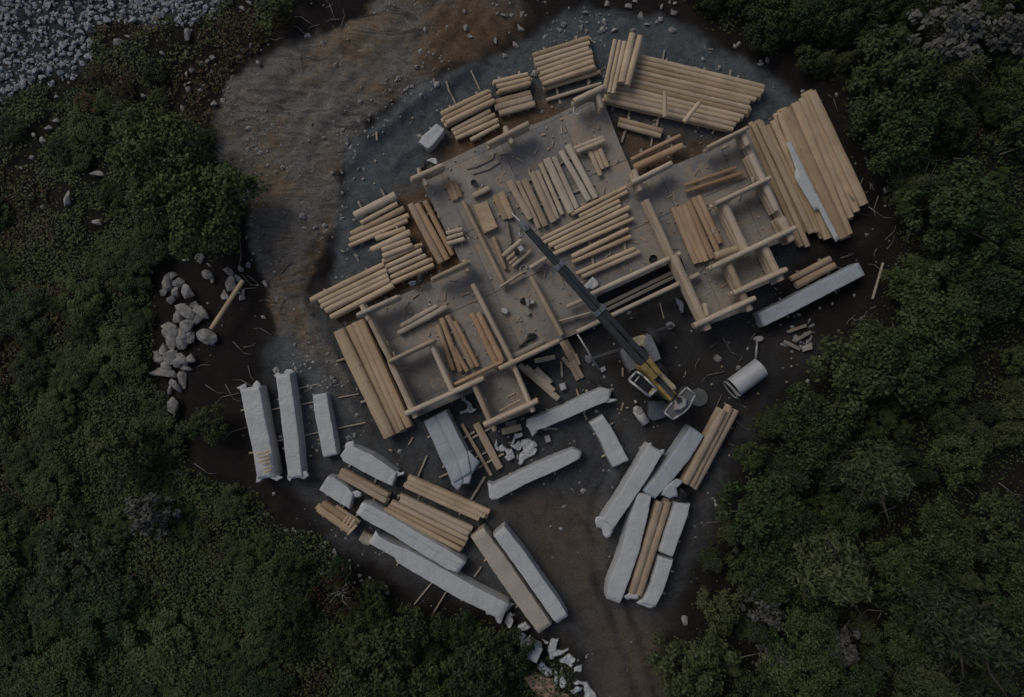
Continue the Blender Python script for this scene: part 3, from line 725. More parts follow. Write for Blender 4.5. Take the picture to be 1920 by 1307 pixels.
def wrap(reg, left, right, label, h=.75, mat=M_WRAP, ridges=1, flaps=(), seed=0, group='wrapped timber packs', bearers=True):
    rs = random.Random(seed); nS, nC = 60, 23
    h *= .8
    Lp = resample([reg(*p) for p in left], nS); Rp = resample([reg(*p) for p in right], nS)
    c = (Lp[nS // 2] + Rp[nS // 2]) / 2
    g0 = max(0, gz(*c)) + .10
    root = empty('wrapped_timber_pack', P(*c, 0), label, 'wrapped timber', group)
    org = root.location.copy()
    bm = bmesh.new(); rows = []
    for i in range(nS):
        t = i / (nS - 1); e = min(t, 1 - t)
        hh = h * (1 - .16 * (1 - min(1, e / .03)) ** 2)
        hh *= 1 + .04 * mnoise.noise((t * 5, seed, 1.0))
        row = []
        for j in range(nC):
            u = j / (nC - 1) * 2 - 1; au = abs(u)
            if au > .88:
                k = (au - .88) / .12
                lat = (.975 + .03 * k) * (1 if u > 0 else -1); z = hh * .95 * (1 - k)
            else:
                lat = u / .88 * .975; q = au / .88
                z = hh * (1 - .05 * max(0, (q - .82) / .18) ** 2)
                if ridges > 1: z -= .035 * math.exp(-((lat - .12) / .07) ** 2)      # the sag between two rows of timber
            zz = g0 + z - (.08 if z < .02 else 0)
            p = Lp[i].lerp(Rp[i], (lat + 1) / 2)
            w3 = P(p.x, p.y, max(0.02, g0 + hh * .85))
            q3 = Vector((w3.x, w3.y, zz)) - org
            nz = mnoise.noise((w3.x * 1.2, w3.y * 1.2, seed)) * .022 + mnoise.noise((w3.x * 4, w3.y * 4, seed + 3)) * .008
            if au <= .9: q3.z += nz
            q3.x += mnoise.noise((w3.x * 5, w3.y * 5, z * 3 + 7)) * .016; q3.y += mnoise.noise((w3.x * 5, w3.y * 5, z * 3 + 19)) * .016
            row.append(bm.verts.new(q3))
        rows.append(row)
    for i in range(nS - 1):
        for j in range(nC - 1):
            f = bm.faces.new((rows[i][j], rows[i][j + 1], rows[i + 1][j + 1], rows[i + 1][j])); f.smooth = True
    for r in (rows[0], rows[-1]): bm.faces.new(r)
    bmesh.ops.recalc_face_normals(bm, faces=bm.faces)
    for ed in bm.edges:
        if len(ed.link_faces) == 2 and ed.calc_face_angle(0) > .6: ed.smooth = False
    w_o = obj_bm('wrap', bm, mat, root)
    for k, fl in enumerate(flaps):
        o = sheet(reg, fl, g0 + h * .8, 'flap', None, None, mat, .05, 2, .012, seed + k * 3, None, .02)
        o.parent = w_o; o.location = o.location - org
    for s in (.30, .70):
        a2 = Lp[1].lerp(Rp[1], s); b2 = Lp[-2].lerp(Rp[-2], s)
        wd = (Lp[nS // 2] - Rp[nS // 2]).length / 50 * .36
        a3 = P(a2.x, a2.y, g0 + h * .3); b3 = P(b2.x, b2.y, g0 + h * .3)
        put_log('timber', a3, b3, wd, h * .42, W_BROWN, .6, root)
    if bearers:
        for k in (.25, .72):
            i = int(k * (nS - 1)); d = (Rp[i] - Lp[i]).normalized()
            p1 = Lp[i] - d * rs.uniform(1, 9); p2 = Rp[i] + d * rs.uniform(1, 9)
            z = max(0, gz(p1.x, p1.y)) + .05
            put_log('bearer', P(p1.x, p1.y, z), P(p2.x, p2.y, z), .08, .08, W_STICK, .7, root)
    return root

WR = [
 (B5, [(150, 345), (200, 600), (270, 920), (318, 1195)], [(345, 318), (400, 620), (455, 890), (500, 1175)], 'leftmost tall white wrapped pack with small battens on its lower end', .8, M_WRAP, 1),
 (B5, [(488, 215), (530, 560), (570, 880), (606, 1190)], [(630, 195), (682, 560), (716, 830), (748, 1180)], 'narrow tall white wrapped pack second from left', .8, M_WRAP, 1),
 (B5, [(833, 405), (850, 560), (880, 720), (935, 995)], [(975, 385), (990, 480), (1022, 660), (1075, 965)], 'short upright white wrapped pack third from left', .6, M_WRAP, 1),
 (B7, [(272, 155), (300, 212), (480, 310), (610, 375), (730, 430)], [(325, 90), (410, 82), (560, 150), (650, 210), (775, 305)], 'white wrapped pack with a flared upper left end, below short upright pack', .75, M_WRAP, 1),
 (B7, [(90, 460), (160, 510), (250, 568), (355, 630)], [(165, 338), (225, 348), (330, 420), (390, 490)], 'small square white wrapped pack left of the southern log packs', .65, M_WRAP, 1),
 (B7, [(412, 660), (480, 722), (700, 840), (1000, 1030), (1200, 1150), (1300, 1188)], [(470, 562), (560, 590), (700, 670), (1000, 850), (1230, 985), (1378, 1085)], 'dirt stained white wrapped pack directly below the southern logs', .75, M_WRAP, 2),
 (C1, [(125, 155), (322, 258), (340, 300), (560, 430), (800, 570), (1000, 665), (1120, 735)], [(182, 55), (205, 98), (340, 165), (420, 192), (600, 290), (800, 400), (960, 490), (1180, 600)], 'longest white wrapped pack running to the scrap heap at bottom', .7, M_WRAP, 1),
 (C1, [(888, 105), (1050, 350), (1200, 570), (1395, 828)], [(990, 30), (1170, 270), (1340, 520), (1502, 752)], 'tan wrapped pack slanting down at the bottom centre', .85, M_WRAPT, 1),
 (C1, [(1055, 92), (1170, 250), (1340, 490), (1505, 728), (1535, 748)], [(1145, 18), (1290, 200), (1450, 430), (1570, 600), (1620, 690)], 'white wrapped pack beside the tan one at bottom centre', .85, M_WRAP, 1),
 (B8, [(590, 372), (660, 415), (760, 385), (1000, 282), (1200, 195), (1315, 150)], [(592, 308), (700, 270), (900, 190), (1060, 110), (1250, 30), (1335, 48)], 'white wrapped beam pack just below the hall with torn right end', .6, M_WRAP, 1),
 (B8, [(270, 1000), (340, 1008), (600, 872), (900, 740), (1062, 648)], [(255, 862), (310, 872), (600, 730), (800, 640), (1000, 562), (1075, 592)], 'white wrapped beam pack below the white scrap heap', .6, M_WRAP, 1),
 (B8, [(1143, 340), (1250, 530), (1290, 630), (1345, 732)], [(1262, 268), (1330, 360), (1400, 490), (1490, 662)], 'short slanted white wrapped pack below the crane', .55, M_WRAP, 1),
 (G0, [(793, 790), (807, 820), (826, 863), (850, 908)], [(838, 767), (862, 815), (878, 846), (884, 885)], 'wide pale blue wrapped pack with a ragged lower end below left wing', .8, M_WRAPB, 2),
 (C2, [(430, 290), (330, 460), (240, 610), (148, 745)], [(520, 345), (450, 470), (380, 575), (225, 800)], 'white wrapped pack at left of the lower right group', .8, M_WRAP, 1),
 (C2, [(680, 183), (590, 320), (500, 450), (395, 575)], [(765, 245), (680, 385), (565, 525), (470, 622)], 'bluish wrapped pack, upper one of the lower right group', .85, M_WRAPB, 1),
 (C2, [(368, 580), (320, 720), (255, 960), (188, 1120), (178, 1215)], [(452, 600), (430, 720), (375, 950), (305, 1150), (265, 1243)], 'long white wrapped pack below the bluish one', .75, M_WRAP, 1),
 (C2, [(592, 638), (550, 760), (493, 935)], [(683, 650), (665, 730), (577, 968)], 'upper short white pack along the right edge of lower right group', .8, M_WRAP, 1),
 (C2, [(492, 958), (440, 1140), (382, 1245)], [(583, 985), (522, 1175), (478, 1262)], 'lower short white pack along the right edge of lower right group', .7, M_WRAP, 1),
]
FLAPS = {0: [[(118, 335), (150, 322), (205, 292), (215, 335), (150, 360)], [(270, 315), (310, 265), (345, 298), (356, 350), (280, 350)], [(312, 1165), (303, 1232), (330, 1225), (372, 1195)], [(430, 1185), (500, 1222), (560, 1178), (515, 1165), (490, 1140)]],
 1: [[(470, 218), (515, 183), (548, 205), (500, 250)], [(565, 200), (590, 163), (640, 165), (674, 188), (632, 212)], [(598, 1160), (598, 1200), (625, 1222), (648, 1180)], [(690, 1180), (755, 1196), (804, 1168), (780, 1120), (738, 1125)]],
 3: [[(312, 120), (312, 70), (330, 45), (385, 28), (404, 85), (360, 130)], [(760, 290), (800, 305), (834, 300), (825, 328), (760, 345)]],
 4: [[(375, 475), (420, 463), (457, 480), (452, 512), (420, 527), (372, 510)]],
 6: [[(990, 645), (1010, 692), (1060, 700), (1088, 748), (1112, 762), (1132, 735), (1110, 685)]],
 9: [[(1280, 160), (1310, 168), (1350, 155), (1387, 143), (1370, 128), (1310, 130)], [(598, 360), (632, 420), (642, 457), (692, 410), (660, 370)]],
 10: [[(253, 858), (285, 880), (325, 878), (300, 920), (260, 905)], [(263, 980), (290, 1014), (345, 1008), (315, 970)]],
 12: [[(836, 876), (848, 908), (859, 920), (872, 900)], [(878, 844), (900, 866), (892, 880), (885, 890), (881, 907), (868, 908), (864, 880)]],
 13: [[(155, 725), (118, 733), (112, 762), (125, 797), (153, 802), (160, 842), (180, 860), (206, 850), (222, 815), (230, 780)], [(423, 295), (447, 283), (465, 320), (500, 332), (532, 323), (528, 352), (480, 385), (435, 335)]],
 15: [[(275, 1207), (330, 1178), (378, 1190), (374, 1222), (310, 1224)]], 17: [[(358, 1242), (390, 1222), (440, 1245), (480, 1240), (476, 1266), (440, 1277), (400, 1262)]]}
for i, (reg, l, r, lab, h, m, rg) in enumerate(WR):
    if lab: wrap(reg, l, r, lab, h, m, rg, FLAPS.get(i, ()), seed=i * 13 + 5)
wrap(B4, [(395, 668), (600, 570), (900, 415), (1222, 248)], [(345, 555), (560, 450), (860, 290), (1165, 140)], 'long white wrapped beam alone at the right of the house', .7, M_WRAPB, 1, seed=301)
tp = wrap(A3, [(20, 1060), (60, 1000), (130, 940), (180, 895)], [(105, 1125), (150, 1090), (200, 1030), (255, 950)], 'small white tarp covered heap by the upper left house corner', .5, M_WRAP, 1, seed=77)
# thin white sheet lying on the wide board pack
sheet(A5, [(488, 533), (520, 530), (588, 662), (690, 868), (790, 1068), (852, 1192), (824, 1212), (765, 1100), (708, 985), (682, 1000), (612, 885), (543, 772), (552, 712)], .80, 'white_sheet', 'narrow white plastic sheet lying along the wide board pack', 'sheet', M_WRAP, .012, 2, .02, seed=4)
for i, (x1, y1, x2, y2) in enumerate(((315, 965, 422, 932), (322, 998, 425, 965), (330, 1038, 432, 992), (365, 1060, 440, 1030), (375, 1100, 450, 1070), (385, 1135, 452, 1108))):
    o = put_log('batten', P(*B5(x1, y1), .95), P(*B5(x2, y2), .95), .075, .06, W_FRESH, .6)
    tag(o, f'{ORD[i]} small batten from the top on the leftmost white pack', 'batten', 'battens on the leftmost white pack')

# ---------------------------------------------------------------- loose sticks
def stick(reg, x1, y1, x2, y2, wz, label, z=.06, mat=W_STICK, name='stick', group=None):
    p1, p2 = reg(x1, y1), reg(x2, y2)
    zz = max(0, gz(*p1)) + z
    o = put_log(name, P(*p1, zz), P(*p2, zz), wz / reg.k / 50, wz / reg.k / 50, mat, .4)
    tag(o, label, 'stick', group)
RK = 'rack bearers beside the tall white packs'
stick(B5, 300, 570, 1272, 395, 15, 'middle one of the light racks bars under the tall white packs', group=RK)
stick(B5, 380, 865, 1335, 665, 15, 'lowest light rack bar under the tall white packs', group=RK)
stick(B5, 560, 375, 945, 290, 11, 'uppermost thin rack bar beside the narrow tall white pack', group=RK)
stick(B1, 138, 598, 260, 560, 18, 'upper short stick poking out left of the long brown pack')
stick(B1, 332, 936, 420, 905, 20, 'lower short stick poking out left of the long brown pack')
stick(B7, 1030, 160, 945, 360, 18, 'light stick above the southern log trio, at its middle')
stick(B7, 1532, 345, 1400, 575, 20, 'light stick above the southern log trio, near its right end')
stick(B7, 1138, 350, 1225, 312, 18, 'short grey stick by the ragged pale blue pack')
stick(C1, 600, 450, 468, 612, 12, 'left one of two thin sticks under the longest white pack')
stick(C1, 715, 505, 612, 676, 12, 'right one of two thin sticks under the longest white pack')
stick(C1, 972, 330, 918, 405, 14, 'short loose stick left of the tan wrapped pack')
stick(B4, 1290, 438, 1376, 143, 20, 'pale straight pole lying at the right edge of the clearing')
stick(A3, 265, 525, 292, 620, 16, 'upper of two grey sticks above the white tarp heap')
stick(A3, 300, 620, 350, 728, 18, 'lower of two grey sticks above the white tarp heap')
stick(A3, 480, 428, 558, 600, 14, 'thin grey stick left of the short stack above the tan pack')
stick(A4, 470, 780, 455, 860, 18, 'short stake between the long stack and short pair, left')
stick(A4, 728, 828, 702, 925, 22, 'short stake between the long stack and short pair, right')
stick(A4, 440, 930, 398, 1062, 20, 'curved stick below the short pair, left end')
stick(A4, 670, 1005, 655, 1095, 18, 'stick below the short pair, right end')
stick(A4, 775, 255, 760, 335, 16, 'thin stake standing out above the long stack, left')
stick(A4, 1355, 425, 1345, 490, 18, 'pale stake standing out above the long stack, right')
stick(A4, 1215, 940, 1192, 985, 20, 'pale stub below the long stack')
stick(B8, 1030, 45, 1055, 115, 16, 'thin stake above the torn white beam pack')
stick(B8, 730, 388, 868, 392, 16, 'pale stick below the torn white beam pack')
stick(B8, 1090, 245, 1122, 312, 16, 'thin stake below the torn white beam pack')
stick(B2, 838, 860, 846, 990, 18, 'pale upright stick above the white block in yard')
stick(B8, 235, 810, 95, 1035, 18, 'long light stick left of the lower white beam')
stick(D3, 190, 1040, 360, 955, 22, 'short cross stick between the two brown planks')
stick(B3, 598, 35, 630, 160, 10, 'thin dark rod lying right of the crane boom')
stick(D3, 1020, 680, 1180, 680, 16, 'white stick below the hall front')

# ---------------------------------------------------------------- stones
def rock_mesh(seed, mat, sub=2, flat=.7):
    bm = bmesh.new(); bmesh.ops.create_icosphere(bm, subdivisions=sub, radius=.5)
    rs = random.Random(seed)
    planes = [(Vector((rs.uniform(-1, 1), rs.uniform(-1, 1), rs.uniform(-.6, 1))).normalized(), rs.uniform(.14, .40)) for _ in range(13)]
    for v in bm.verts:
        for n_, d_ in planes:
            k = v.co.dot(n_)
            if k > d_: v.co -= n_ * (k - d_) * .9
        v.co *= 1 + .05 * mnoise.noise(v.co * 3 + Vector((seed, 0, 0)))
        v.co.z *= flat
    me = bpy.data.meshes.new('stone'); bm.to_mesh(me); bm.free(); me.materials.append(mat); return me
ROCK_W = [rock_mesh(i, M_STONE) for i in range(7)]
ROCK_B = [rock_mesh(30 + i, M_STONEB) for i in range(7)]
ROCK_S = [rock_mesh(60 + i, M_STONE, 1) for i in range(5)]
def rock(px, py, rx, ry, label, group=None, meshes=ROCK_W, name='stone', rz=None, zoff=0.0, hk=.8, cat='stone'):
    o = link(name, random.choice(meshes)); z = gz(px, py)
    sx, sy = rx / 25.0, ry / 25.0
    hz = min(sx, sy) * hk
    o.scale = (sx, sy, hz); o.rotation_euler = (random.uniform(-.25, .25), random.uniform(-.25, .25), rz if rz is not None else random.uniform(-.4, .4))
    o.location = P(px, py, z + hz * .22 + zoff); o.location.z = z + hz * .22 + zoff
    return tag(o, label, cat, group)
DIR8 = ['right', 'upper right', 'above', 'upper left', 'left', 'lower left', 'below', 'lower right']
ORDN = ['nearest', 'second nearest', 'third nearest', 'fourth nearest', 'fifth nearest', 'sixth nearest', 'seventh nearest', 'eighth nearest', 'ninth nearest', 'tenth nearest']
PENDING = []
def near_label(px, py, noun, land):
    """placeholder label; final wording once all of the kind stand (see settle_labels)"""
    (lx, ly), ln = min(land, key=lambda q: (q[0][0] - px) ** 2 + (q[0][1] - py) ** 2)
    dd = DIR8[int(((math.degrees(math.atan2(ly - py, px - lx)) + 22.5) % 360) // 45)]
    return ('@' + '|'.join([noun, dd, ln, '%08.2f' % math.hypot(px - lx, py - ly)]), noun + 's of the site')
def settle_labels():
    todo = {}
    for o in bpy.data.objects:
        if str(o.get('label', '')).startswith('@'):
            noun, dd, ln, d = o['label'][1:].split('|'); todo.setdefault((noun, dd, ln), []).append((float(d), o.name))
    for (noun, dd, ln), L in todo.items():
        for q, (d, nm) in enumerate(sorted(L)):
            where = f'{dd} {ln}' if dd in ('above', 'below') else f'{dd} of {ln}'
            bpy.data.objects[nm]['label'] = f'{ORDN[q]} {noun} {where}' if q < 10 else f'outlying {noun} {where}'
LANDS = [((352, 66), 'the tall upper left stone'), ((560, 250), 'the middle of the dirt bank'), ((470, 60), 'the top of the dirt bank'), ((420, 330), 'the left edge of the dirt bank'), ((810, 258), 'the white tarp heap'), ((700, 390), 'the thick topmost left log'), ((900, 60), 'the orange soil patch'), ((1057, 46), 'the seven log top stack'), ((1175, 100), 'the upright log pairs'), ((1320, 170), 'the long log stack'), ((640, 970), 'the tan pack at lower left'), ((700, 1040), 'the longest white pack'), ((640, 1110), 'the reddish shrub'), ((1510, 310), 'the wide board pack'), ((1645, 525), 'the pale straight pole'), ((1400, 707), 'the metal tank'), ((1215, 700), 'the crane'), ((1600, 200), 'the far corner of the board pack'), ((1440, 140), 'the upper right gravel edge')]
BOULD = [(210, 300, 42, 62), (310, 290, 48, 38), (362, 350, 55, 45), (195, 360, 32, 24), (380, 512, 72, 58), (480, 505, 45, 68), (300, 500, 28, 42), (270, 645, 60, 60), (372, 622, 52, 42), (258, 745, 45, 65), (340, 745, 46, 55), (185, 792, 28, 48), (150, 872, 58, 40), (250, 862, 50, 50), (340, 872, 46, 40), (212, 972, 82, 55), (350, 940, 48, 24), (285, 1072, 28, 62), (340, 1040, 30, 62), (235, 1100, 18, 42), (265, 1232, 42, 65), (470, 100, 38, 38), (560, 250, 16, 28), (540, 150, 18, 12), (360, 105, 22, 16), (700, 205, 34, 38), (700, 292, 58, 50), (790, 378, 30, 38), (655, 372, 26, 42), (780, 185, 20, 22), (842, 150, 20, 22), (970, 290, 20, 30), (520, 220, 40, 30), (440, 570, 50, 40), (310, 560, 42, 36), (330, 690, 45, 50), (215, 690, 34, 40), (205, 925, 44, 34), (300, 905, 40, 32), (430, 470, 36, 40), (250, 420, 34, 30), (275, 350, 36, 34), (150, 830, 34, 26), (390, 690, 40, 44), (395, 860, 30, 34), (255, 235, 30, 26), (740, 250, 36, 30), (735, 340, 40, 30)]
for i, (x, y, rx, ry) in enumerate(BOULD):
    px, py = B6(x, y); rock(px, py, rx * 1.6 / B6.k, ry * 1.6 / B6.k, *near_label(px, py, 'grey boulder', [((386, 629), 'the largest flat boulder')]), zoff=.08 * (i % 3))
bz = rock(*B6(515, 692), 120 / B6.k, 75 / B6.k, 'largest flat grey boulder, under the leaning pole in left heap', None, zoff=.15)
stick(B6, 800, 268, 555, 640, 34, 'pale debarked pole leaning on the largest boulder at left', z=.75, mat=W_FRESH, name='leaning_pole')

n_r = 0
def inpoly(px, py, poly):
    return float(polydist(np.array([(px - 960) / 50.]), np.array([(653.5 - py) / 50.]), poly)[0]) > 0
rs = random.Random(5)
tries = 0; spots = []
while n_r < 85 and tries < 6000:          # rubble field at the upper left corner
    tries += 1
    px, py = rs.uniform(-5, 410), rs.uniform(-5, 195)
    if not inpoly(px, py, ROCKF): continue
    r = rs.choice([5.5, 6, 7, 8, 9])
    if any((px - a) ** 2 + (py - b) ** 2 < ((r + c) * .72) ** 2 for a, b, c in spots): continue
    spots.append((px, py, r))
    rock(px, py, r * rs.uniform(.8, 1.35), r * rs.uniform(.8, 1.1), 'blue grey rubble stone in the rock field at upper left corner', 'rubble stones in the upper left rock field', ROCK_B, rz=rs.uniform(0, 3), zoff=rs.uniform(0, .15))
    n_r += 1
SPECIAL = [(222, 80, 13, 9), (352, 66, 9, 16), (360, 132, 8, 8), (353, 168, 7, 7), (341, 202, 6, 8), (400, 192, 8, 8), (268, 180, 7, 6), (303, 100, 8, 5), (105, 180, 6, 5), (128, 155, 5, 5), (398, 108, 9, 7), (240, 68, 9, 6), (470, 84, 6, 5), (484, 118, 7, 7), (455, 15, 8, 9), (468, 5, 9, 7),
           (185, 325, 18, 12), (125, 372, 12, 20), (60, 295, 8, 6), (40, 315, 6, 5), (182, 415, 12, 9), (80, 388, 6, 6), (90, 238, 10, 7), (78, 262, 12, 9), (105, 225, 9, 6), (62, 252, 7, 5)]
for px, py, rx, ry in SPECIAL:
    rock(px, py, rx, ry, *near_label(px, py, 'pale scrub stone', [((222, 80), 'the broad triangular stone'), ((352, 66), 'the tall upright stone'), ((400, 150), 'the dirt bank corner'), ((185, 325), 'the big dark grey stone'), ((75, 250), 'the far left stone cluster')]), zoff=.1)
EDGE = [((340, 470), (0, 215), 26, 'pale bank edge stone', 'pale stones along the dirt bank', 5),
        ((640, 760), (140, 420), 30, 'small slope stone', 'small stones on the slope', 4),
        ((870, 1010), (5, 110), 14, 'pale gravel pad stone', 'stones near the top of the gravel pad', 6),
        ((1020, 1280), (0, 62), 26, 'top edge stone', 'stones in the top strip', 7),
        ((1290, 1450), (60, 130), 11, 'grey gravel edge stone', 'stones by the upper right edge', 7),
        ((530, 735), (985, 1115), 26, 'small row stone', 'stones in the lower left row', 5),
        ((1560, 1700), (150, 470), 18, 'small pale soil stone', 'small stones on the right soil', 4),
        ((1200, 1500), (600, 700), 8, 'small yard stone', 'stones right of the crane', 4)]
for (xa, xb), (ya, yb), cnt, lab, grp, sz in EDGE:
    k = 0; tr = 0
    while k < cnt and tr < 800:
        tr += 1
        px, py = rs.uniform(xa, xb), rs.uniform(ya, yb)
        if 'row' in grp:
            tt = (px - xa) / (xb - xa); py = ya + tt * (yb - ya) + rs.gauss(0, 9)
        if 'slope' in grp and not (abs(linedist(np.array([(px - 960) / 50]), np.array([(653.5 - py) / 50]), [(640, 420), (632, 330), (665, 255), (760, 165)])[0]) < .8): continue
        if 'dirt bank' in grp and inpoly(px, py, TANDIRT): continue
        s = sz * rs.uniform(.55, 1.35)
        rock(px, py, s * rs.uniform(.9, 1.4), s, *near_label(px, py, lab, LANDS), ROCK_S if s < 5 else ROCK_W, rz=rs.uniform(0, 3)); k += 1
for px, py, rx, ry, lab in ((1346, 671, 11, 9, 'round white stone on the yard left of the metal tank'), (1385, 690, 8, 6, 'ring shaped pale stone touching the metal tank'), (1285, 1165, 9, 13, 'white stone at the lower right edge of the yard'), (1517, 650, 9, 8, 'pale block stone at the right end of grey debris'), (1440, 113, 8, 8, 'round grey stone beyond the upper right gravel edge'), (1262, 55, 12, 7, 'flat grey stone at the top edge above the long stack'), (1057, 46, 11, 8, 'grey stone above the seven log top stack'), (1520, 1290, 8, 6, 'lone pale stone among bushes at the lower right')):
    rock(px, py, rx, ry, lab)

def rubble():
    bmv, bmf = [], []; base = []
    for me in ROCK_B:
        pass
    src = []
    for k in range(5):
        m_ = rock_mesh(200 + k, M_STONEB, 1)
        src.append((np.array([v.co for v in m_.vertices]), np.array([list(p.vertices) for p in m_.polygons])))
    n = 0; off = 0; r_ = random.Random(31)
    while n < 3600:
        px, py = r_.uniform(-130, 440), r_.uniform(-90, 235); n += 1
        if not inpoly(px + r_.gauss(0, 10), py + r_.gauss(0, 10), ROCKF): continue
        v, f = r_.choice(src); s_ = r_.choice([.05, .07, .08, .10, .12, .15]); a = r_.uniform(0, 6.28)
        c_, q_ = math.cos(a), math.sin(a); x = v[:, 0] * s_ * 1.25 * 2; y = v[:, 1] * s_ * 2; z = v[:, 2] * s_ * 1.6
        w = P(px, py); g_ = gz(px, py)
        bmv.append(np.stack([x * c_ - y * q_ + w.x, x * q_ + y * c_ + w.y, z + g_ + s_ * .3], -1)); bmf.append(f + off); off += len(v)
    me = bpy.data.meshes.new('rubble'); me.from_pydata(np.concatenate(bmv).tolist(), [], np.concatenate(bmf).tolist()); me.materials.append(M_STONEB)
    tag(link('rubble', me), 'blue grey rubble filling the upper left corner', 'rubble', kind='stuff')
rubble()

# loose pebbles: nobody could count them
def pebbles():
    n = 7500
    x = RNG.uniform(-20, 20, n * 4); y = RNG.uniform(-14, 14, n * 4); mk = masks(x, y)
    near = sstep(-2.0, .3, polydist(x, y, CLEAR))
    dn = vnoise(x, y, 1.3, 31, 3)
    p = (mk['tan'] * .45 + mk['gravel'] * .25 + near * .12 + mk['rockf'] * 1.0) * np.clip(.4 + dn * 1.6, 0.02, 1.5)
    keep = RNG.random(n * 4) < p; x = x[keep][:n]; y = y[keep][:n]
    z = gh(x, y); s = RNG.gamma(2.0, .016, len(x)) + .012
    octa = np.array([[1, 0, 0], [0, 1, 0], [-1, 0, 0], [0, -1, 0], [0, 0, .7], [0, 0, -.7]])
    fc = np.array([[0, 1, 4], [1, 2, 4], [2, 3, 4], [3, 0, 4], [1, 0, 5], [2, 1, 5], [3, 2, 5], [0, 3, 5]])
    a = RNG.uniform(0, 6.28, len(x)); st = RNG.uniform(.7, 1.6, len(x))
    V = np.zeros((len(x), 6, 3)); ca, sa = np.cos(a), np.sin(a)
    jit = RNG.uniform(.75, 1.25, (len(x), 6))
    ox = octa[None, :, 0] * st[:, None] * jit; oy = octa[None, :, 1] * jit; oz = octa[None, :, 2] * jit
    V[:, :, 0] = (ox * ca[:, None] - oy * sa[:, None]) * s[:, None] + x[:, None]
    V[:, :, 1] = (ox * sa[:, None] + oy * ca[:, None]) * s[:, None] + y[:, None]
    V[:, :, 2] = oz * s[:, None] + z[:, None] + s[:, None] * .3
    F = (fc[None] + (np.arange(len(x)) * 6)[:, None, None]).reshape(-1, 3)
    me = bpy.data.meshes.new('pebbles'); me.from_pydata(V.reshape(-1, 3).tolist(), [], F.tolist()); me.materials.append(M_PEB)
    tag(link('pebbles', me), kind='stuff', label='loose pebbles strewn over dirt and gravel', cat='pebbles')
pebbles()

# ---------------------------------------------------------------- white scraps of wrap
SC1 = [[(480, 890), (530, 855), (590, 900), (650, 920), (690, 1040), (640, 1040), (590, 1000), (550, 960), (510, 980)],
       [(565, 1020), (590, 1000), (660, 1050), (600, 1095)],
       [(635, 870), (690, 750), (790, 715), (780, 760), (700, 810), (665, 870), (740, 820), (775, 870), (770, 940), (730, 950), (660, 900)],
       [(780, 820), (850, 800), (930, 830), (970, 890), (930, 910), (965, 940), (920, 1000), (830, 1040), (770, 1115), (735, 1110), (740, 990), (780, 940)],
       [(445, 880), (460, 800), (478, 860), (495, 960), (470, 950)], [(575, 805), (620, 765), (625, 790)]]
SL1 = ['torn white scrap with a bite out, left in the heap below the hall', 'small folded white scrap at the lower left of that heap', 'hook shaped white scrap at the top of the heap below the hall', 'largest wing shaped white scrap in the heap below the hall', 'thin curled white strip beside the wide brown plank', 'tiny white leaf of wrap above the heap below the hall']
for i, (pl, lb) in enumerate(zip(SC1, SL1)):
    sheet(D3, pl, .08, 'wrap_scrap', lb, 'scrap', M_WRAP, .13, 3, seed=i * 9 + 2, group='white scraps below the hall', lift=.10)
sheet(D3, [(0, 470), (60, 450), (100, 440), (90, 380), (35, 290), (80, 270), (130, 330), (190, 420), (230, 420), (215, 450), (120, 490), (30, 500)], .1, 'wrap_scrap', 'curled pale scrap above the big blue white pack', 'scrap', M_WRAPB, .12, 3, seed=90, lift=.08)
SC2 = [[(180, 320), (210, 240), (270, 180), (330, 220), (275, 240), (310, 300), (260, 400), (210, 380)],
       [(365, 440), (370, 350), (450, 310), (530, 380), (480, 420)],
       [(290, 480), (410, 440), (465, 500), (440, 540), (520, 490), (525, 520), (450, 600), (440, 670), (400, 640), (390, 560)],
       [(670, 520), (755, 560), (740, 610), (690, 570)],
       [(745, 640), (800, 560), (820, 530), (885, 530), (870, 620), (850, 680), (960, 675), (1010, 660), (1000, 700), (900, 750), (830, 765), (830, 795), (760, 780)],
       [(900, 830), (960, 760), (1040, 730), (1110, 800), (1060, 840), (1090, 890), (1040, 920), (990, 860)],
       [(1080, 900), (1190, 880), (1180, 960), (1090, 980)],
       [(830, 930), (870, 960), (880, 1100), (870, 1200), (840, 1180)],
       [(900, 1100), (940, 900), (960, 1020), (995, 1120), (960, 1190), (900, 1170)],
       [(1080, 1100), (1150, 1060), (1280, 1100), (1398, 1300), (1398, 1340), (1220, 1340), (1225, 1220), (1190, 1120)],
       [(1030, 1220), (1110, 1140), (1200, 1180), (1190, 1220), (1090, 1280)],
       [(600, 890), (660, 840), (760, 900), (830, 980), (820, 1020), (700, 1000), (640, 960)],
       [(80, 320), (110, 270), (155, 280), (140, 330)], [(200, 190), (225, 70), (250, 60), (310, 65), (240, 150)]]
SL2 = ['white scrap below the end of the longest white pack', 'pale square scrap under the lower end of tan pack', 'forked white scrap left of the grey box', 'small white triangle right above the grey box', 'large L shaped white scrap right of the grey box', 'crumpled grey scrap below the L shaped one', 'small square white scrap at the right of bottom heap', 'upright white strip above the tan tarpaulin', 'pointed white scrap beside the upright strip', 'big rounded white sheet at the very bottom edge', 'white folded scrap inside the big rounded sheet', 'grey crumpled scrap directly below the grey box', 'little white rag under the corner of longest white pack', 'thin white shred at the end of longest white pack']
for i, (pl, lb) in enumerate(zip(SC2, SL2)):
    sheet(D5, pl, .10, 'wrap_scrap', lb, 'scrap', M_WRAP if 'grey' not in lb[:8] else M_WRAPB, .14, 3, seed=i * 7 + 40, group='white scraps at the bottom', lift=.10)
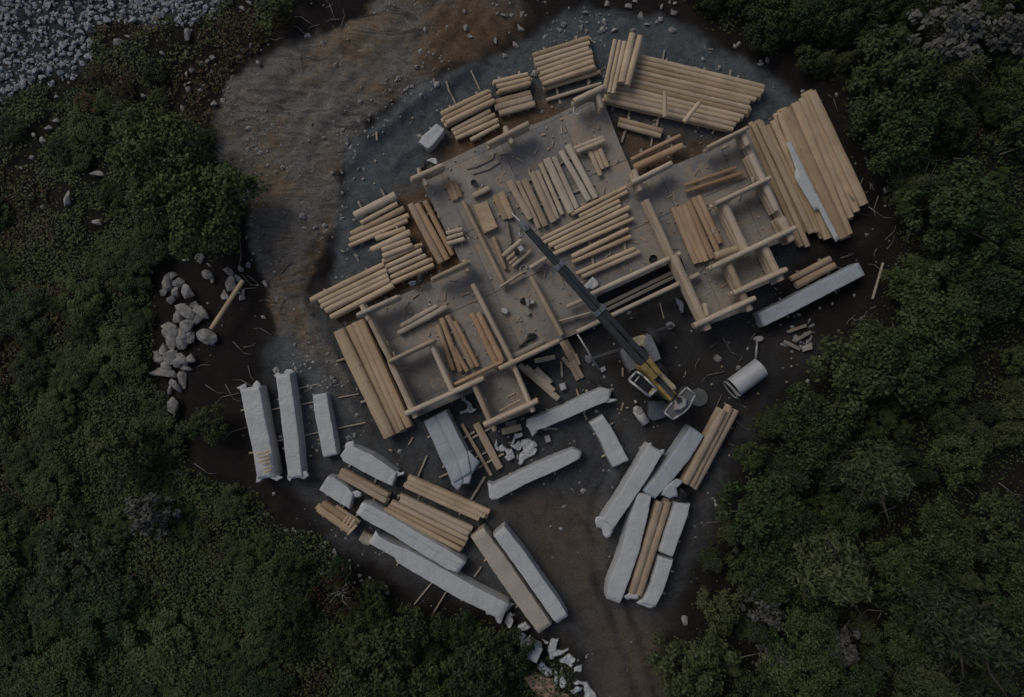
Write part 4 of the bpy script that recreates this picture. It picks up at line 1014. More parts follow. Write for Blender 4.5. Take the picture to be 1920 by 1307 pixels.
sheet(D5, [(430, 1020), (480, 980), (600, 970), (700, 1010), (840, 1060), (860, 1200), (1040, 1260), (1060, 1345), (640, 1345), (520, 1200)], .06, 'tarpaulin', 'tan brown tarpaulin spread at the bottom edge', 'tarpaulin', M_BROWNTARP, .16, 3, seed=140, lift=.12)
sheet(B2, [(1010, 255), (1055, 205), (1100, 165), (1125, 200), (1147, 235), (1100, 275), (1060, 270), (1030, 292)], .62, 'white_bag', 'white bag on the deck beside the crane boom', 'bag', M_WRAP, .05, 3, .04, 66, None, .16)
sheet(B2, [(480, 745), (540, 700), (575, 640), (620, 625), (640, 650), (600, 690), (560, 700), (520, 735)], .5, 'black_sheet', 'crumpled black plastic with white corner at the hall front', 'sheet', M_BLACK, .06, 3, seed=71, lift=.08)
sheet(D1, [(400, 1090), (430, 830), (520, 800), (640, 860), (790, 900), (700, 980), (520, 1060)], .5, 'black_sheet', 'black plastic heap tucked behind the upper left house corner', 'sheet', M_BLACK, .1, 3, seed=72, lift=.2)
sheet(D1, [(510, 800), (640, 740), (730, 740), (790, 860), (760, 900), (650, 850)], .75, 'white_sheet', 'pale rag on the black heap at upper left house corner', 'sheet', M_WRAP, .05, 2, seed=73)
SX = Reg(740, 490, 16.34)
sheet(SX, [(700, 400), (800, 350), (930, 450), (880, 640), (790, 740), (690, 740), (700, 600)], .75, 'black_sheet', 'black bag at the left wing wall gap', 'bag', M_BLACK, .08, 3, seed=74, lift=.18)
sheet(SX, [(430, 660), (480, 600), (600, 580), (690, 600), (690, 730), (590, 790), (470, 780)], .62, 'grey_sack', 'grey sack beside the black bag at left wing gap', 'sack', M_BLUEG, .05, 3, seed=75, lift=.15)
SB = Reg(1240, 520, 13.07)
sheet(SB, [(300, 490), (350, 480), (520, 580), (560, 800), (520, 890), (470, 890), (400, 740)], .25, 'blue_tarp', 'blue grey tarp piece beside the porch wall', 'tarp', M_BLUEG, .06, 3, seed=76, lift=.12)

# ---------------------------------------------------------------- solids made of boxes, prisms and tubes
def prism(bm, pts, z0, z1, inset=0.0, org=Vector()):
    n = len(pts)
    c = sum(pts, Vector((0, 0, 0))) / n
    bot = [bm.verts.new(Vector((p.x, p.y, z0)) - org) for p in pts]
    mid = [bm.verts.new(Vector((p.x, p.y, z1 - inset)) - org) for p in pts]
    top = [bm.verts.new(Vector((p.x + (c.x - p.x) * min(.5, inset / max(.05, (c - p).length)), p.y + (c.y - p.y) * min(.5, inset / max(.05, (c - p).length)), z1)) - org) for p in pts]
    bm.faces.new(bot[::-1]); bm.faces.new(top)
    for a, b in ((bot, mid), (mid, top)):
        for i in range(n):
            j = (i + 1) % n; bm.faces.new((a[i], a[j], b[j], b[i]))
def poly_part(name, reg, poly, z0, z1, mat, parent, inset=.03):
    bm = bmesh.new(); org = parent.location.copy() if parent else Vector()
    prism(bm, [P(*reg(*p), z1) for p in poly], z0, z1, inset, org)
    bmesh.ops.recalc_face_normals(bm, faces=bm.faces)
    return obj_bm(name, bm, mat, parent)
def tube(bm, a, b, r1, r2=None, n=12, cap=True):
    r2 = r2 if r2 is not None else r1
    d = (b - a).normalized(); u = d.orthogonal().normalized(); v = d.cross(u)
    A_ = [bm.verts.new(a + (u * math.cos(t) + v * math.sin(t)) * r1) for t in [6.2832 * i / n for i in range(n)]]
    B_ = [bm.verts.new(b + (u * math.cos(t) + v * math.sin(t)) * r2) for t in [6.2832 * i / n for i in range(n)]]
    for i in range(n): bm.faces.new((A_[i], A_[(i + 1) % n], B_[(i + 1) % n], B_[i])).smooth = True
    if cap: bm.faces.new(A_[::-1]); bm.faces.new(B_)
def tube_part(name, pts, r, mat, parent, n=10):
    bm = bmesh.new(); org = parent.location.copy() if parent else Vector()
    for a, b in zip(pts[:-1], pts[1:]): tube(bm, a - org, b - org, r, n=n)
    bmesh.ops.recalc_face_normals(bm, faces=bm.faces)
    return obj_bm(name, bm, mat, parent)
def beam_part(name, a, b, w1, h1, w2, h2, mat, parent, bev=.03):
    """box girder from a to b, section (w,h) changing along its length"""
    org = parent.location.copy(); d = (b - a).normalized(); s = d.cross(Vector((0, 0, 1))).normalized(); u = s.cross(d).normalized()
    bm = bmesh.new(); rows = []
    for p, w_, h_ in ((a, w1, h1), (b, w2, h2)):
        k = bev; row = []
        for x, z in ((-w_ / 2 + k, -h_ / 2), (w_ / 2 - k, -h_ / 2), (w_ / 2, -h_ / 2 + k), (w_ / 2, h_ / 2 - k), (w_ / 2 - k, h_ / 2), (-w_ / 2 + k, h_ / 2), (-w_ / 2, h_ / 2 - k), (-w_ / 2, -h_ / 2 + k)):
            row.append(bm.verts.new(p + s * x + u * z - org))
        rows.append(row)
    for i in range(8): bm.faces.new((rows[0][i], rows[0][(i + 1) % 8], rows[1][(i + 1) % 8], rows[1][i]))
    bm.faces.new(rows[0][::-1]); bm.faces.new(rows[1]); bmesh.ops.recalc_face_normals(bm, faces=bm.faces)
    return obj_bm(name, bm, mat, parent)

# ---- mobile crane
cr = empty('mobile_crane', P(1215, 700, 0), 'yellow mobile crane with a long dark telescopic boom reaching over the hall', 'crane')
poly_part('carrier', D7, [(215, 330), (480, 160), (560, 330), (700, 640), (860, 900), (770, 1010), (560, 900), (300, 630)], .45, .85, M_DKGREY, cr)
poly_part('front_fender', D7, [(182, 340), (225, 350), (330, 462), (385, 590), (278, 628), (230, 560), (162, 392)], .5, 1.12, M_GREY, cr)
poly_part('front_fender', D7, [(490, 165), (530, 185), (600, 330), (652, 478), (552, 525), (490, 400), (440, 330), (450, 240)], .5, 1.12, M_GREY, cr)
poly_part('front_deck', D7, [(262, 262), (330, 215), (440, 180), (480, 200), (470, 330), (400, 320), (330, 345)], .5, 1.0, M_YELPALE, cr)
poly_part('turret', D7, [(402, 425), (462, 492), (530, 525), (575, 590), (640, 655), (760, 780), (848, 905), (776, 1000), (640, 870), (490, 700), (392, 605), (378, 510)], .85, 1.75, M_YELLOW, cr, .06)
poly_part('engine_cover', D7, [(590, 600), (640, 615), (720, 700), (838, 812), (845, 850), (800, 870), (700, 760), (600, 660)], .85, 1.95, M_YELPALE, cr, .06)
beam_part('boom_well', P(*D7(470, 560), 1.78), P(*D7(790, 930), 1.78), .16, .06, .16, .06, M_DKGREY, cr, .01)
zb0, zb1 = 2.05, 3.5
ba, bb = P(1212, 684, zb0), P(983, 424, zb1)
def bp(t): return ba.lerp(bb, t)
beam_part('boom_section', bp(0), bp(.42), .44, .50, .40, .46, M_DKGREY, cr, .05)
beam_part('boom_section', bp(.38), bp(.74), .33, .38, .31, .36, M_DKGREY, cr, .04)
beam_part('boom_section', bp(.70), bp(1.0), .24, .28, .22, .26, M_DKGREY, cr, .04)
beam_part('boom_foot', bp(-.08), bp(.03), .4, .42, .5, .56, M_YELLOW, cr, .05)
beam_part('boom_head', bp(.985), bp(1.035), .28, .34, .2, .26, M_GREY, cr, .03)
for q_ in (-1, 1):
    beam_part('sheave_plate', bp(1.0) + Vector((.14 * q_, -.14 * q_, 0)), bp(1.06) + Vector((.16 * q_, -.14 * q_, -.1)), .05, .3, .05, .2, M_LTMET, cr, .01)
for t_, w_ in ((.41, .46), (.73, .36), (.99, .27)):
    beam_part('boom_collar', bp(t_ - .012), bp(t_ + .012), w_, .54 if t_ < .5 else .42 if t_ < .8 else .32, w_, .54 if t_ < .5 else .42 if t_ < .8 else .32, M_GREY, cr, .03)
sd_ = Vector((.66, -.6, 0))
tube_part('hydraulic_hose', [bp(.02) + sd_ * .23 + Vector((0, 0, .25)), bp(.2) + sd_ * .2 + Vector((0, 0, .28)), bp(.41) + sd_ * .2 + Vector((0, 0, .25))], .022, M_BLACK, cr, 6)
tube_part('winch_rope', [P(*D7(880, 980), 1.85), bp(.05) + Vector((0, 0, .32)), bp(1.0) + Vector((0, 0, .2))], .014, M_BLACK, cr, 6)
hd = bp(1.02)
tube_part('hoist_cable', [hd, Vector((hd.x, hd.y, 1.3))], .02, M_BLACK, cr, 6)
hk = poly_part('hook_block', G0, [(0, 0), (9, -3), (12, 6), (3, 9)], 1.0, 1.35, M_LTMET, cr, .04)
hk.location = Vector((hd.x, hd.y, 0)) - P(6, 3, 1.35).to_2d().to_3d()
tube_part('lift_ram', [bp(.18) - Vector((0, 0, .3)), P(1232, 706, 1.0)], .11, M_LTMET, cr)
# cab frame at the left flank
fr = [P(*D7(265, 718), 1.9), P(*D7(352, 630), 1.9), P(*D7(440, 690), 1.9), P(*D7(600, 850), 1.9), P(*D7(505, 935), 1.9), P(*D7(258, 738), 1.9), P(*D7(265, 718), 1.9)]
tube_part('cab_frame', fr, .045, M_LTMET, cr)
tube_part('cab_rail', [P(*D7(325, 765), 1.92), P(*D7(385, 690), 1.92)], .03, M_LTMET, cr)
poly_part('cab', D7, [(270, 735), (352, 650), (440, 705), (560, 845), (505, 925)], .6, 1.78, M_BLACK, cr, .05)
poly_part('cab_step', D7, [(495, 905), (550, 835), (608, 850), (520, 945)], .85, 1.84, M_YELPALE, cr)
cp_ = [(965, 826), (1068, 915), (1000, 1062), (920, 1140), (795, 1218), (692, 1135), (740, 1070), (830, 960)]
cw = poly_part('counterweight', D7, cp_, .9, 1.5, M_GLASS, cr, .05)
bm = bmesh.new(); org = cr.location
pp = [P(*D7(*p), 1.52) for p in cp_]
for a, b in zip(pp, pp[1:] + pp[:1]): tube(bm, a - org, b - org, .035, n=8)
obj_bm('counterweight_rim', bm, M_LTMET, cr)
poly_part('winch', D7, [(830, 985), (900, 930), (975, 980), (970, 1060), (900, 1110), (820, 1110)], 1.5, 1.72, M_CONC, cr, .07)
poly_part('winch_drum', D7, [(840, 970), (900, 945), (915, 1000), (855, 1030)], 1.5, 1.82, M_DKGREY, cr, .05)
for (x1, y1, x2, y2, pd) in ((185, 350, -215, 480, 0), (500, 175, 790, 65, 1)):
    oa = beam_part('outrigger', P(*D7(x1, y1), .8), P(*D7(x2, y2), .55),   .15, .16, .10, .12, M_DKGREY, cr)
    e = P(*D7(x2, y2), .5)
    bm = bmesh.new(); tube(bm, Vector((e.x, e.y, .02)) - org, Vector((e.x, e.y, .1)) - org, .15, n=16); tube(bm, Vector((e.x, e.y, .1)) - org, Vector((e.x, e.y, .6)) - org, .06, n=10)
    obj_bm('pad', bm, M_GREY, oa)
for (x, y) in ((640, 620), (330, 640), (560, 210), (810, 900)):
    c0 = P(*D7(x, y), .45); dn_ = Vector((.66, .5, 0)).normalized() * (1 if x > 350 else -1)
    bm = bmesh.new(); tube(bm, c0 - org - dn_ * .14, c0 - org + dn_ * .14, .42, n=20)
    wh = obj_bm('wheel', bm, M_RUBBER, cr)
    bm = bmesh.new(); tube(bm, c0 - org + dn_ * .13, c0 - org + dn_ * .155, .22, n=16); obj_bm('rim', bm, M_LTMET, wh)
poly_part('side_bin', D7, [(505, 1000), (700, 985), (735, 1060), (720, 1190), (560, 1240), (500, 1190)], .0, .35, M_BLUEG, None, .04)
o = bpy.data.objects['side_bin']; o.name = 'blue_mat'; tag(o, 'dark blue mat lying left of the crane counterweight', 'mat')
bm = bmesh.new(); c0 = P(*D7(1115, 950), .1); tube(bm, Vector((c0.x, c0.y, .0)), Vector((c0.x, c0.y, .12)), .36, .33, n=18)
tag(obj_bm('spreader_pad', bm, M_GLASS), 'round grey spreader pad behind the crane', 'pad')
# white cylinder flask (gas bottle shape) left of the crane tail
gb = empty('gas_bottle', P(*D7(405, 1170), 0), 'pale gas bottle lying below the crane cab', 'gas bottle')
bm = bmesh.new(); a, b = P(*D7(350, 1095), .2) - gb.location, P(*D7(465, 1265), .2) - gb.location
tube(bm, a, b, .18, n=14); tube(bm, a, a + (a - b).normalized() * .12, .17, .07, n=14); obj_bm('body', bm, M_WHITEP, gb)
bm = bmesh.new(); tube(bm, a + Vector((.05, -.05, .1)), a + Vector((.05, -.05, .22)), .11, n=12); obj_bm('collar', bm, M_CONC, gb)
tag(poly_part('white_lid', D7, [(318, 985), (350, 985), (362, 1015), (335, 1025)], .0, .15, M_WHITEP, None), 'small white lid above the gas bottle', 'scrap')  # a loose white lid lying on its own
# long handled tool with a blade at its end
lt = empty('long_handled_tool', P(*B2(1070, 790), 0), 'long handled flat tool lying left of the crane outrigger', 'tool')
tube_part('handle', [P(*B2(972, 640), .55), P(*B2(1150, 930), .12)], .035, M_LTMET, lt)
poly_part('blade', B2, [(1150, 920), (1195, 895), (1210, 935), (1170, 955)], .02, .12, M_LTMET, lt)
# metal tank
tk = empty('metal_tank', P(1400, 707, 0), 'silver cylindrical metal tank lying on the yard with a dark open end', 'tank')
a, b = P(*B4(158, 1160), .45) - tk.location, P(*B4(372, 1002), .45) - tk.location
bm = bmesh.new(); tube(bm, a, b, .385, n=36, cap=False); tube(bm, b, b + (b - a).normalized() * .06, .385, .32, n=36); obj_bm('shell', bm, M_TANK, tk)
ax = (b - a).normalized()
bm = bmesh.new(); tube(bm, a + ax * .05, a + ax * .06, .375, n=36); obj_bm('end_disc', bm, M_BLACK, tk)
for s in (0.0, .5, 1.0):
    bm = bmesh.new(); p = a.lerp(b, s); tube(bm, p - ax * .025, p + ax * .025, .395, n=36, cap=False); obj_bm('hoop', bm, M_TANK, tk)
bm = bmesh.new(); p = a - ax * .16; n = 24
u = ax.orthogonal().normalized(); v = ax.cross(u)
ring = [p + (u * math.cos(t) + v * math.sin(t)) * .375 for t in [6.2832 * i / n for i in range(n + 1)]]
for q1, q2 in zip(ring[:-1], ring[1:]): tube(bm, q1, q2, .03, n=6)
obj_bm('end_ring', bm, M_LTMET, tk)
vp = empty('vent_pipe', P(1418, 660, 0), 'thin pipe with a pale oval cap beside the metal tank', 'pipe')
tube_part('pipe', [P(*B4(335, 945), .1), P(*B4(347, 785), .1)], .04, M_LTMET, vp)
poly_part('cap', B4, [(318, 762), (345, 742), (390, 740), (412, 762), (395, 785), (350, 795)], .02, .2, M_CONC, vp, .06)
# grey box at the bottom scrap heap
bx = empty('grey_box', P(1000, 1218, 0), 'pale blue grey box standing in the bottom scrap heap', 'box')
poly_part('body', D5, [(502, 598), (678, 680), (600, 862), (418, 772)], 0, .62, M_TANK, bx, .015)
poly_part('lid', D5, [(500, 595), (682, 680), (601, 866), (414, 773)], .62, .66, M_TANK, bx, .01)
# white block, small cube and other items
tag(poly_part('white_block', B2, [(820, 1050), (870, 1035), (885, 1085), (838, 1105)], 0, .28, M_WHITEP, None, .05), 'white square block on the yard below the ramp', 'block')
tag(poly_part('white_block', B8, [(750, 460), (795, 448), (812, 505), (765, 518)], 0, .2, M_CONC, None, .03), 'pale grey block between the two white beam packs', 'block')
tag(poly_part('door_panel', A7, [(382, 632), (492, 598), (582, 808), (470, 862)], FLOOR + .01, FLOOR + .3, W_TAN, None, .02), 'flat tan panel stack lying on the hall floor', 'panel')
tag(poly_part('thin_board', A7, [(325, 335), (440, 285), (560, 200), (545, 250), (400, 325)], FLOOR + .01, FLOOR + .06, W_GREY, None, .01), 'grey thin board on the floor at hall top', 'board')
tag(poly_part('thin_board', A7, [(360, 365), (520, 320), (600, 262), (605, 275), (510, 340), (380, 378)], FLOOR + .01, FLOOR + .07, W_GREY, None, .01), 'narrow slanted board below the grey thin board', 'board')
bk = empty('bucket', P(1222, 487, FLOOR), 'dark brown bucket standing by the deck edge', 'bucket')
bm = bmesh.new(); tube(bm, Vector((0, 0, .0)), Vector((0, 0, .3)), .11, .15, n=18, cap=False); obj_bm('body', bm, M_TRUNK, bk)
bm = bmesh.new(); tube(bm, Vector((0, 0, .02)), Vector((0, 0, .18)), .11, .13, n=18); obj_bm('contents', bm, M_BLACK, bk)
cu = empty('white_cup', P(889, 344, FLOOR), 'round white tub with dark inside on the hall floor', 'tub')
bm = bmesh.new(); tube(bm, Vector((0, 0, 0)), Vector((0, 0, .16)), .10, .12, n=18, cap=False); obj_bm('wall', bm, M_WHITEP, cu)
bm = bmesh.new(); tube(bm, Vector((0, 0, .01)), Vector((0, 0, .06)), .095, .1, n=18); obj_bm('inside', bm, M_BLACK, cu)
SG = Reg(940, 540, 16.34)
sw = empty('power_saw', P(985, 575, FLOOR), 'grey power saw with a black round guard on the hall floor', 'saw')
bm = bmesh.new(); c0 = P(*SG(660, 420), FLOOR) - sw.location; tube(bm, c0 + Vector((0, 0, .02)), c0 + Vector((.03, .05, .12)), .12, .10, n=18); obj_bm('guard', bm, M_BLACK, sw)
poly_part('motor', SG, [(730, 330), (850, 330), (900, 480), (830, 600), (780, 560)], FLOOR + .02, FLOOR + .32, M_CONC, sw, .06)
poly_part('handle', SG, [(870, 390), (1010, 375), (1030, 470), (920, 500)], FLOOR + .02, FLOOR + .26, M_WHITEP, sw, .04)
poly_part('battery', SG, [(740, 730), (810, 670), (910, 760), (820, 860)], FLOOR + .02, FLOOR + .2, M_CONC, sw, .03)
tag(poly_part('white_carton', SG, [(0, 640), (60, 610), (150, 625), (225, 700), (165, 820), (0, 740)], FLOOR, FLOOR + .22, M_WHITEP, None, .03), 'small white carton left of the power saw', 'carton')
tag(poly_part('white_carton', A7, [(742, 975), (775, 955), (800, 990), (765, 1015)], FLOOR + .25, FLOOR + .45, M_WHITEP, None, .03), 'small pale carton resting on the cut offs below boom tip', 'carton')
tag(poly_part('dark_case', A7, [(715, 1000), (745, 990), (755, 1020), (725, 1035)], FLOOR + .25, FLOOR + .5, M_BLACK, None, .02), 'small black case among the cut offs below boom tip', 'case')
for k_ in range(22):
    tx, ty = random.gauss(1497, 20), random.gauss(632, 16)
    rock(tx, ty, random.uniform(3, 9), random.uniform(2.5, 6), *near_label(tx, ty, 'grey debris chunk', [((1517, 652), 'the pale grey block')]), meshes=ROCK_B, name='debris_chunk', rz=random.uniform(0, 3), hk=.45, cat='debris')
for k_, (x1, y1, x2, y2) in enumerate(((1478, 622, 1512, 610), (1490, 640, 1520, 622), (1470, 640, 1500, 655))):
    o = put_log('broken_board', P(x1, y1, .12), P(x2, y2, .16), .13, .05, W_GREY, .7); tag(o, f'{ORD[k_]} broken grey board from the top in the debris below the long white beam', 'board', 'broken boards in the debris')
tag(poly_part('grey_block', B4, [(715, 830), (800, 795), (808, 850), (730, 870)], .0, .22, M_CONC, None, .04), 'pale grey block beside the grey debris', 'block')
# open dark pipe end in the lower right group
pe = empty('black_pipe', P(*C2(645, 582), 0), 'black open pipe end between the lower right packs', 'pipe')
q = P(*C2(645, 582), .5) - pe.location; ax = Vector((.5, .9, .35)).normalized()
bm = bmesh.new(); tube(bm, q - ax * .35, q + ax * .15, .28, n=20, cap=False); obj_bm('pipe', bm, M_BLACK, pe)
bm = bmesh.new(); tube(bm, q - ax * .3, q - ax * .29, .27, n=20); obj_bm('pipe_plug', bm, M_BLACK, pe)
sheet(C2, [(545, 545), (600, 500), (640, 520), (600, 560), (610, 610), (560, 620), (505, 600)], .8, 'white_sheet', 'white cloth lying beside the black pipe end', 'sheet', M_WRAPB, .06, 2, seed=501)
# sling ring at the top house corner
bm = bmesh.new()
rg = [Vector((math.cos(t) * .13, math.sin(t) * .17, 0)) for t in [6.2832 * i / 16 for i in range(17)]]
for q1, q2 in zip(rg[:-1], rg[1:]): tube(bm, q1, q2, .03, n=6)
o = obj_bm('lifting_sling', bm, M_WHITEP); o.location = P(1082, 206, 1.2); tag(o, 'white looped sling hanging at the top house corner', 'sling')
bm = bmesh.new()
rg = [Vector((math.cos(t) * .13, math.sin(t) * .13, 0)) for t in [5.2 * i / 14 for i in range(15)]]
for q1, q2 in zip(rg[:-1], rg[1:]): tube(bm, q1, q2, .035, n=6)
o = obj_bm('coiled_strap', bm, M_CONC); o.location = P(982, 504, FLOOR + .06); tag(o, 'coiled pale strap beside the cut offs in hall', 'strap')

# ---------------------------------------------------------------- vegetation
def leaves(centres, normals, size, rs, elong=1.6, jit=.42):
    """arrays of leaf diamonds; returns verts, faces"""
    n = len(centres)
    rv = rs.normal(size=(n, 3)); nn = normals + rs.normal(scale=jit, size=(n, 3)); nn /= np.linalg.norm(nn, axis=1)[:, None] + 1e-9
    t1 = np.cross(nn, rv); t1 /= np.linalg.norm(t1, axis=1)[:, None] + 1e-9; t2 = np.cross(nn, t1)
    s = size * rs.uniform(.6, 1.35, n); l = s * elong
    V = np.zeros((n, 4, 3))
    V[:, 0] = centres - t1 * l[:, None] * .5; V[:, 1] = centres + t2 * s[:, None] * .5 - nn * s[:, None] * .12
    V[:, 2] = centres + t1 * l[:, None] * .5 - nn * l[:, None] * .15; V[:, 3] = centres - t2 * s[:, None] * .5 - nn * s[:, None] * .12
    F = np.arange(n * 4).reshape(n, 4)
    return V.reshape(-1, 3), F
def mesh_np(name, V, F, mat):
    me = bpy.data.meshes.new(name); nv, nf = len(V), len(F)
    me.vertices.add(nv); me.vertices.foreach_set('co', V.astype(np.float32).ravel())
    me.loops.add(nf * 4); me.loops.foreach_set('vertex_index', F.astype(np.int32).ravel())
    me.polygons.add(nf); me.polygons.foreach_set('loop_start', np.arange(0, nf * 4, 4, dtype=np.int32))
    me.update(calc_edges=True); me.materials.append(mat); return me
def crown_leafy(seed, mat, nclump=60, per=105, leaf=.050):
    rs = np.random.default_rng(seed); cs, ns = [], []
    for _ in range(nclump):
        a = rs.uniform(0, 6.283); r = math.sqrt(rs.uniform(0, 1)) * .92; lob = 1 + .22 * math.sin(a * 3 + seed) + .12 * math.sin(a * 5 + seed * 2)
        r *= lob; z = .35 + .65 * math.sqrt(max(0.02, 1 - min(1, (r / lob)) ** 2)) * rs.uniform(.55, 1.05)
        c = np.array([math.cos(a) * r, math.sin(a) * r, z]); cr_ = rs.uniform(.10, .24)
        d = rs.normal(size=(per, 3)); d /= np.linalg.norm(d, axis=1)[:, None]; d[:, 2] = np.abs(d[:, 2]) * .9 - .15
        cs.append(c + d * cr_ * rs.uniform(.3, 1.5, (per, 1))); ns.append(d * .7 + np.array([0, 0, .6]))
    V, F = leaves(np.concatenate(cs), np.concatenate(ns), leaf, rs)
    return mesh_np('crown', V, F, mat)
def crown_conifer(seed, mat, tiers=6, leaf=.034):
    rs = np.random.default_rng(seed); cs, ns = [], []
    for t in range(tiers):
        f = t / (tiers - 1); R_ = 1.0 - .85 * f; nb = int(11 - 5 * f)
        for b in range(nb):
            a = 6.283 * (b + rs.uniform(-.3, .3)) / nb + t * .5; L = R_ * rs.uniform(.75, 1.1); z0 = .25 + .75 * f
            m = int(120 * L) + 20; u = rs.uniform(.05, 1, m) ** .7
            wdt = .13 * (1 - u * .6) + .02
            lat = rs.normal(size=m) * wdt
            x = np.cos(a) * u * L - np.sin(a) * lat; y = np.sin(a) * u * L + np.cos(a) * lat
            z = z0 - .16 * u * L + rs.normal(size=m) * .025
            cs.append(np.stack([x, y, z], -1)); ns.append(np.stack([np.cos(a) * .3 * np.ones(m), np.sin(a) * .3 * np.ones(m), np.ones(m)], -1))
    V, F = leaves(np.concatenate(cs), np.concatenate(ns), leaf, rs, 3.0)
    return mesh_np('crown', V, F, mat)
CR = {'green': [crown_leafy(i, L_GREEN) for i in range(4)], 'olive': [crown_leafy(10 + i, L_OLIVE, 52, 85, .06) for i in range(3)],
      'spruce': [crown_conifer(20 + i, L_NEEDLE) for i in range(3)], 'grey': [crown_leafy(30 + i, L_GREYL, 26, 46, .11) for i in range(2)],
      'rust': [crown_leafy(40 + i, L_RUST, 40, 60, .06) for i in range(2)], 'red': [crown_leafy(50, L_RED, 22, 40, .05)]}
def trunk_mesh(seed, dead=False):
    rs = random.Random(seed); bm = bmesh.new()
    tube(bm, Vector((0, 0, -.1)), Vector((rs.uniform(-.04, .04), rs.uniform(-.04, .04), .9)), .07, .025, n=8)
    for i in range(9 if dead else 6):
        a = rs.uniform(0, 6.28); z = rs.uniform(.2, .7); L = rs.uniform(.45, .85)
        p0 = Vector((0, 0, z)); p1 = Vector((math.cos(a) * L * .5, math.sin(a) * L * .5, z + .14)); p2 = Vector((math.cos(a + .3) * L, math.sin(a + .3) * L, z + .25))
        tube(bm, p0, p1, .03, .02, n=6); tube(bm, p1, p2, .02, .007, n=6)
    bmesh.ops.recalc_face_normals(bm, faces=bm.faces)
    me = bpy.data.meshes.new('trunk'); bm.to_mesh(me); bm.free(); me.materials.append(M_DEADW if dead else M_TRUNK); return me
TRK = [trunk_mesh(i) for i in range(3)]; TRKD = [trunk_mesh(9, True)]
NAME = {'green': 'leafy_bush', 'olive': 'olive_bush', 'spruce': 'spruce_tree', 'grey': 'grey_shrub', 'rust': 'rusty_bush', 'red': 'reddish_shrub'}
CATN = {'green': 'bush', 'olive': 'bush', 'spruce': 'spruce', 'grey': 'shrub', 'rust': 'bush', 'red': 'shrub'}
def plant(px, py, r, kind, label, group=None, h=None, rs=random):
    """r = crown radius in photo pixels"""
    rad = r / 50.0
    h = h or rad * (1.05 if kind != 'spruce' else 1.7) + .35
    z = gz(px, py)
    top = P(px, py, z + h * .6)
    e = empty(NAME[kind], (top.x, top.y, z), label, CATN[kind], group, rs.uniform(0, 6.28))
    s = rad * (CAM_H - h * .6) / CAM_H
    e.scale = (s, s, h)
    link('trunk', rs.choice(TRKD if kind in ('grey', 'red') else TRK), e)
    link('crown', rs.choice(CR[kind]), e)
    return e
HAND = [(1562, 1075, 118, 'spruce', 'broad spruce crown, the largest one at the lower right'), (1822, 1190, 112, 'spruce', 'spruce crown near the lower right corner'),
        (1432, 1128, 44, 'grey', 'pale grey dry shrub left of the largest spruce'), (1452, 1235, 38, 'grey', 'grey dry shrub below the first one at lower right'), (1572, 1212, 48, 'grey', 'grey dry shrub below the largest spruce'),
        (1430, 965, 85, 'green', 'green bush right of the lower right wrapped packs'), (1350, 1140, 42, 'olive', 'small olive bush at the right edge of the yard bottom'), (1300, 1255, 72, 'olive', 'olive bush right of the track at the bottom edge'),
        (728, 1250, 76, 'olive', 'large olive bush below the longest white pack'), (905, 1250, 66, 'olive', 'olive bush left of the bottom scrap heap'),
        (640, 1110, 48, 'red', 'reddish bare shrub at the lower left yard edge'), (392, 795, 36, 'olive', 'small olive bush left of the tall white packs'),
        (385, 390, 95, 'green', 'dark green bush by the left edge of the tan bank'), (300, 290, 90, 'green', 'green bush at upper left beyond the dirt bank'),
        (285, 965, 46, 'grey', 'grey green dry shrub in the lower left scrub'), (230, 840, 62, 'olive', 'yellow green bush left of the boulder heap'), (1650, 895, 95, 'spruce', 'dark spruce crown in the right hand woods'),
        (1740, 1110, 48, 'spruce', 'small spruce between the two large lower right spruces'), (1520, 800, 78, 'green', 'green bush at the right edge of the yard'), (1600, 690, 85, 'olive', 'olive bush right of the grey debris patch'),
        (1680, 150, 85, 'olive', 'olive bush beyond the upper right clearing edge'), (1780, 60, 70, 'grey', 'pale grey shrub at the upper right'), (1888, 60, 50, 'grey', 'grey rock like shrub in the upper right corner'), (1790, 400, 95, 'green', 'dark green bush right of the wide board pack')]
taken = []
for px, py, r, k, lb in HAND:
    plant(px, py, r, k, lb); taken.append((px, py, r))
AREAS = [('left', -60, 480, 180, 1010), ('bottom left', -60, 960, 1010, 1360), ('bottom right', 1210, 1980, 860, 1360), ('right', 1400, 1980, 440, 860), ('top right', 1260, 1980, -60, 440), ('top left', 150, 640, -60, 215)]
KINDS = {'left': ['green'] * 8 + ['olive'] * 3, 'bottom left': ['green'] * 6 + ['olive'] * 3, 'bottom right': ['spruce'] * 3 + ['green'] * 5 + ['olive'], 'right': ['green'] * 5 + ['spruce'] * 3 + ['olive'], 'top right': ['green'] * 6 + ['spruce'] * 2 + ['olive'], 'top left': ['rust'] * 5 + ['olive']}
DESC = {'green': 'dark green bush', 'olive': 'olive green bush', 'spruce': 'dark spruce', 'rust': 'brown low bush'}
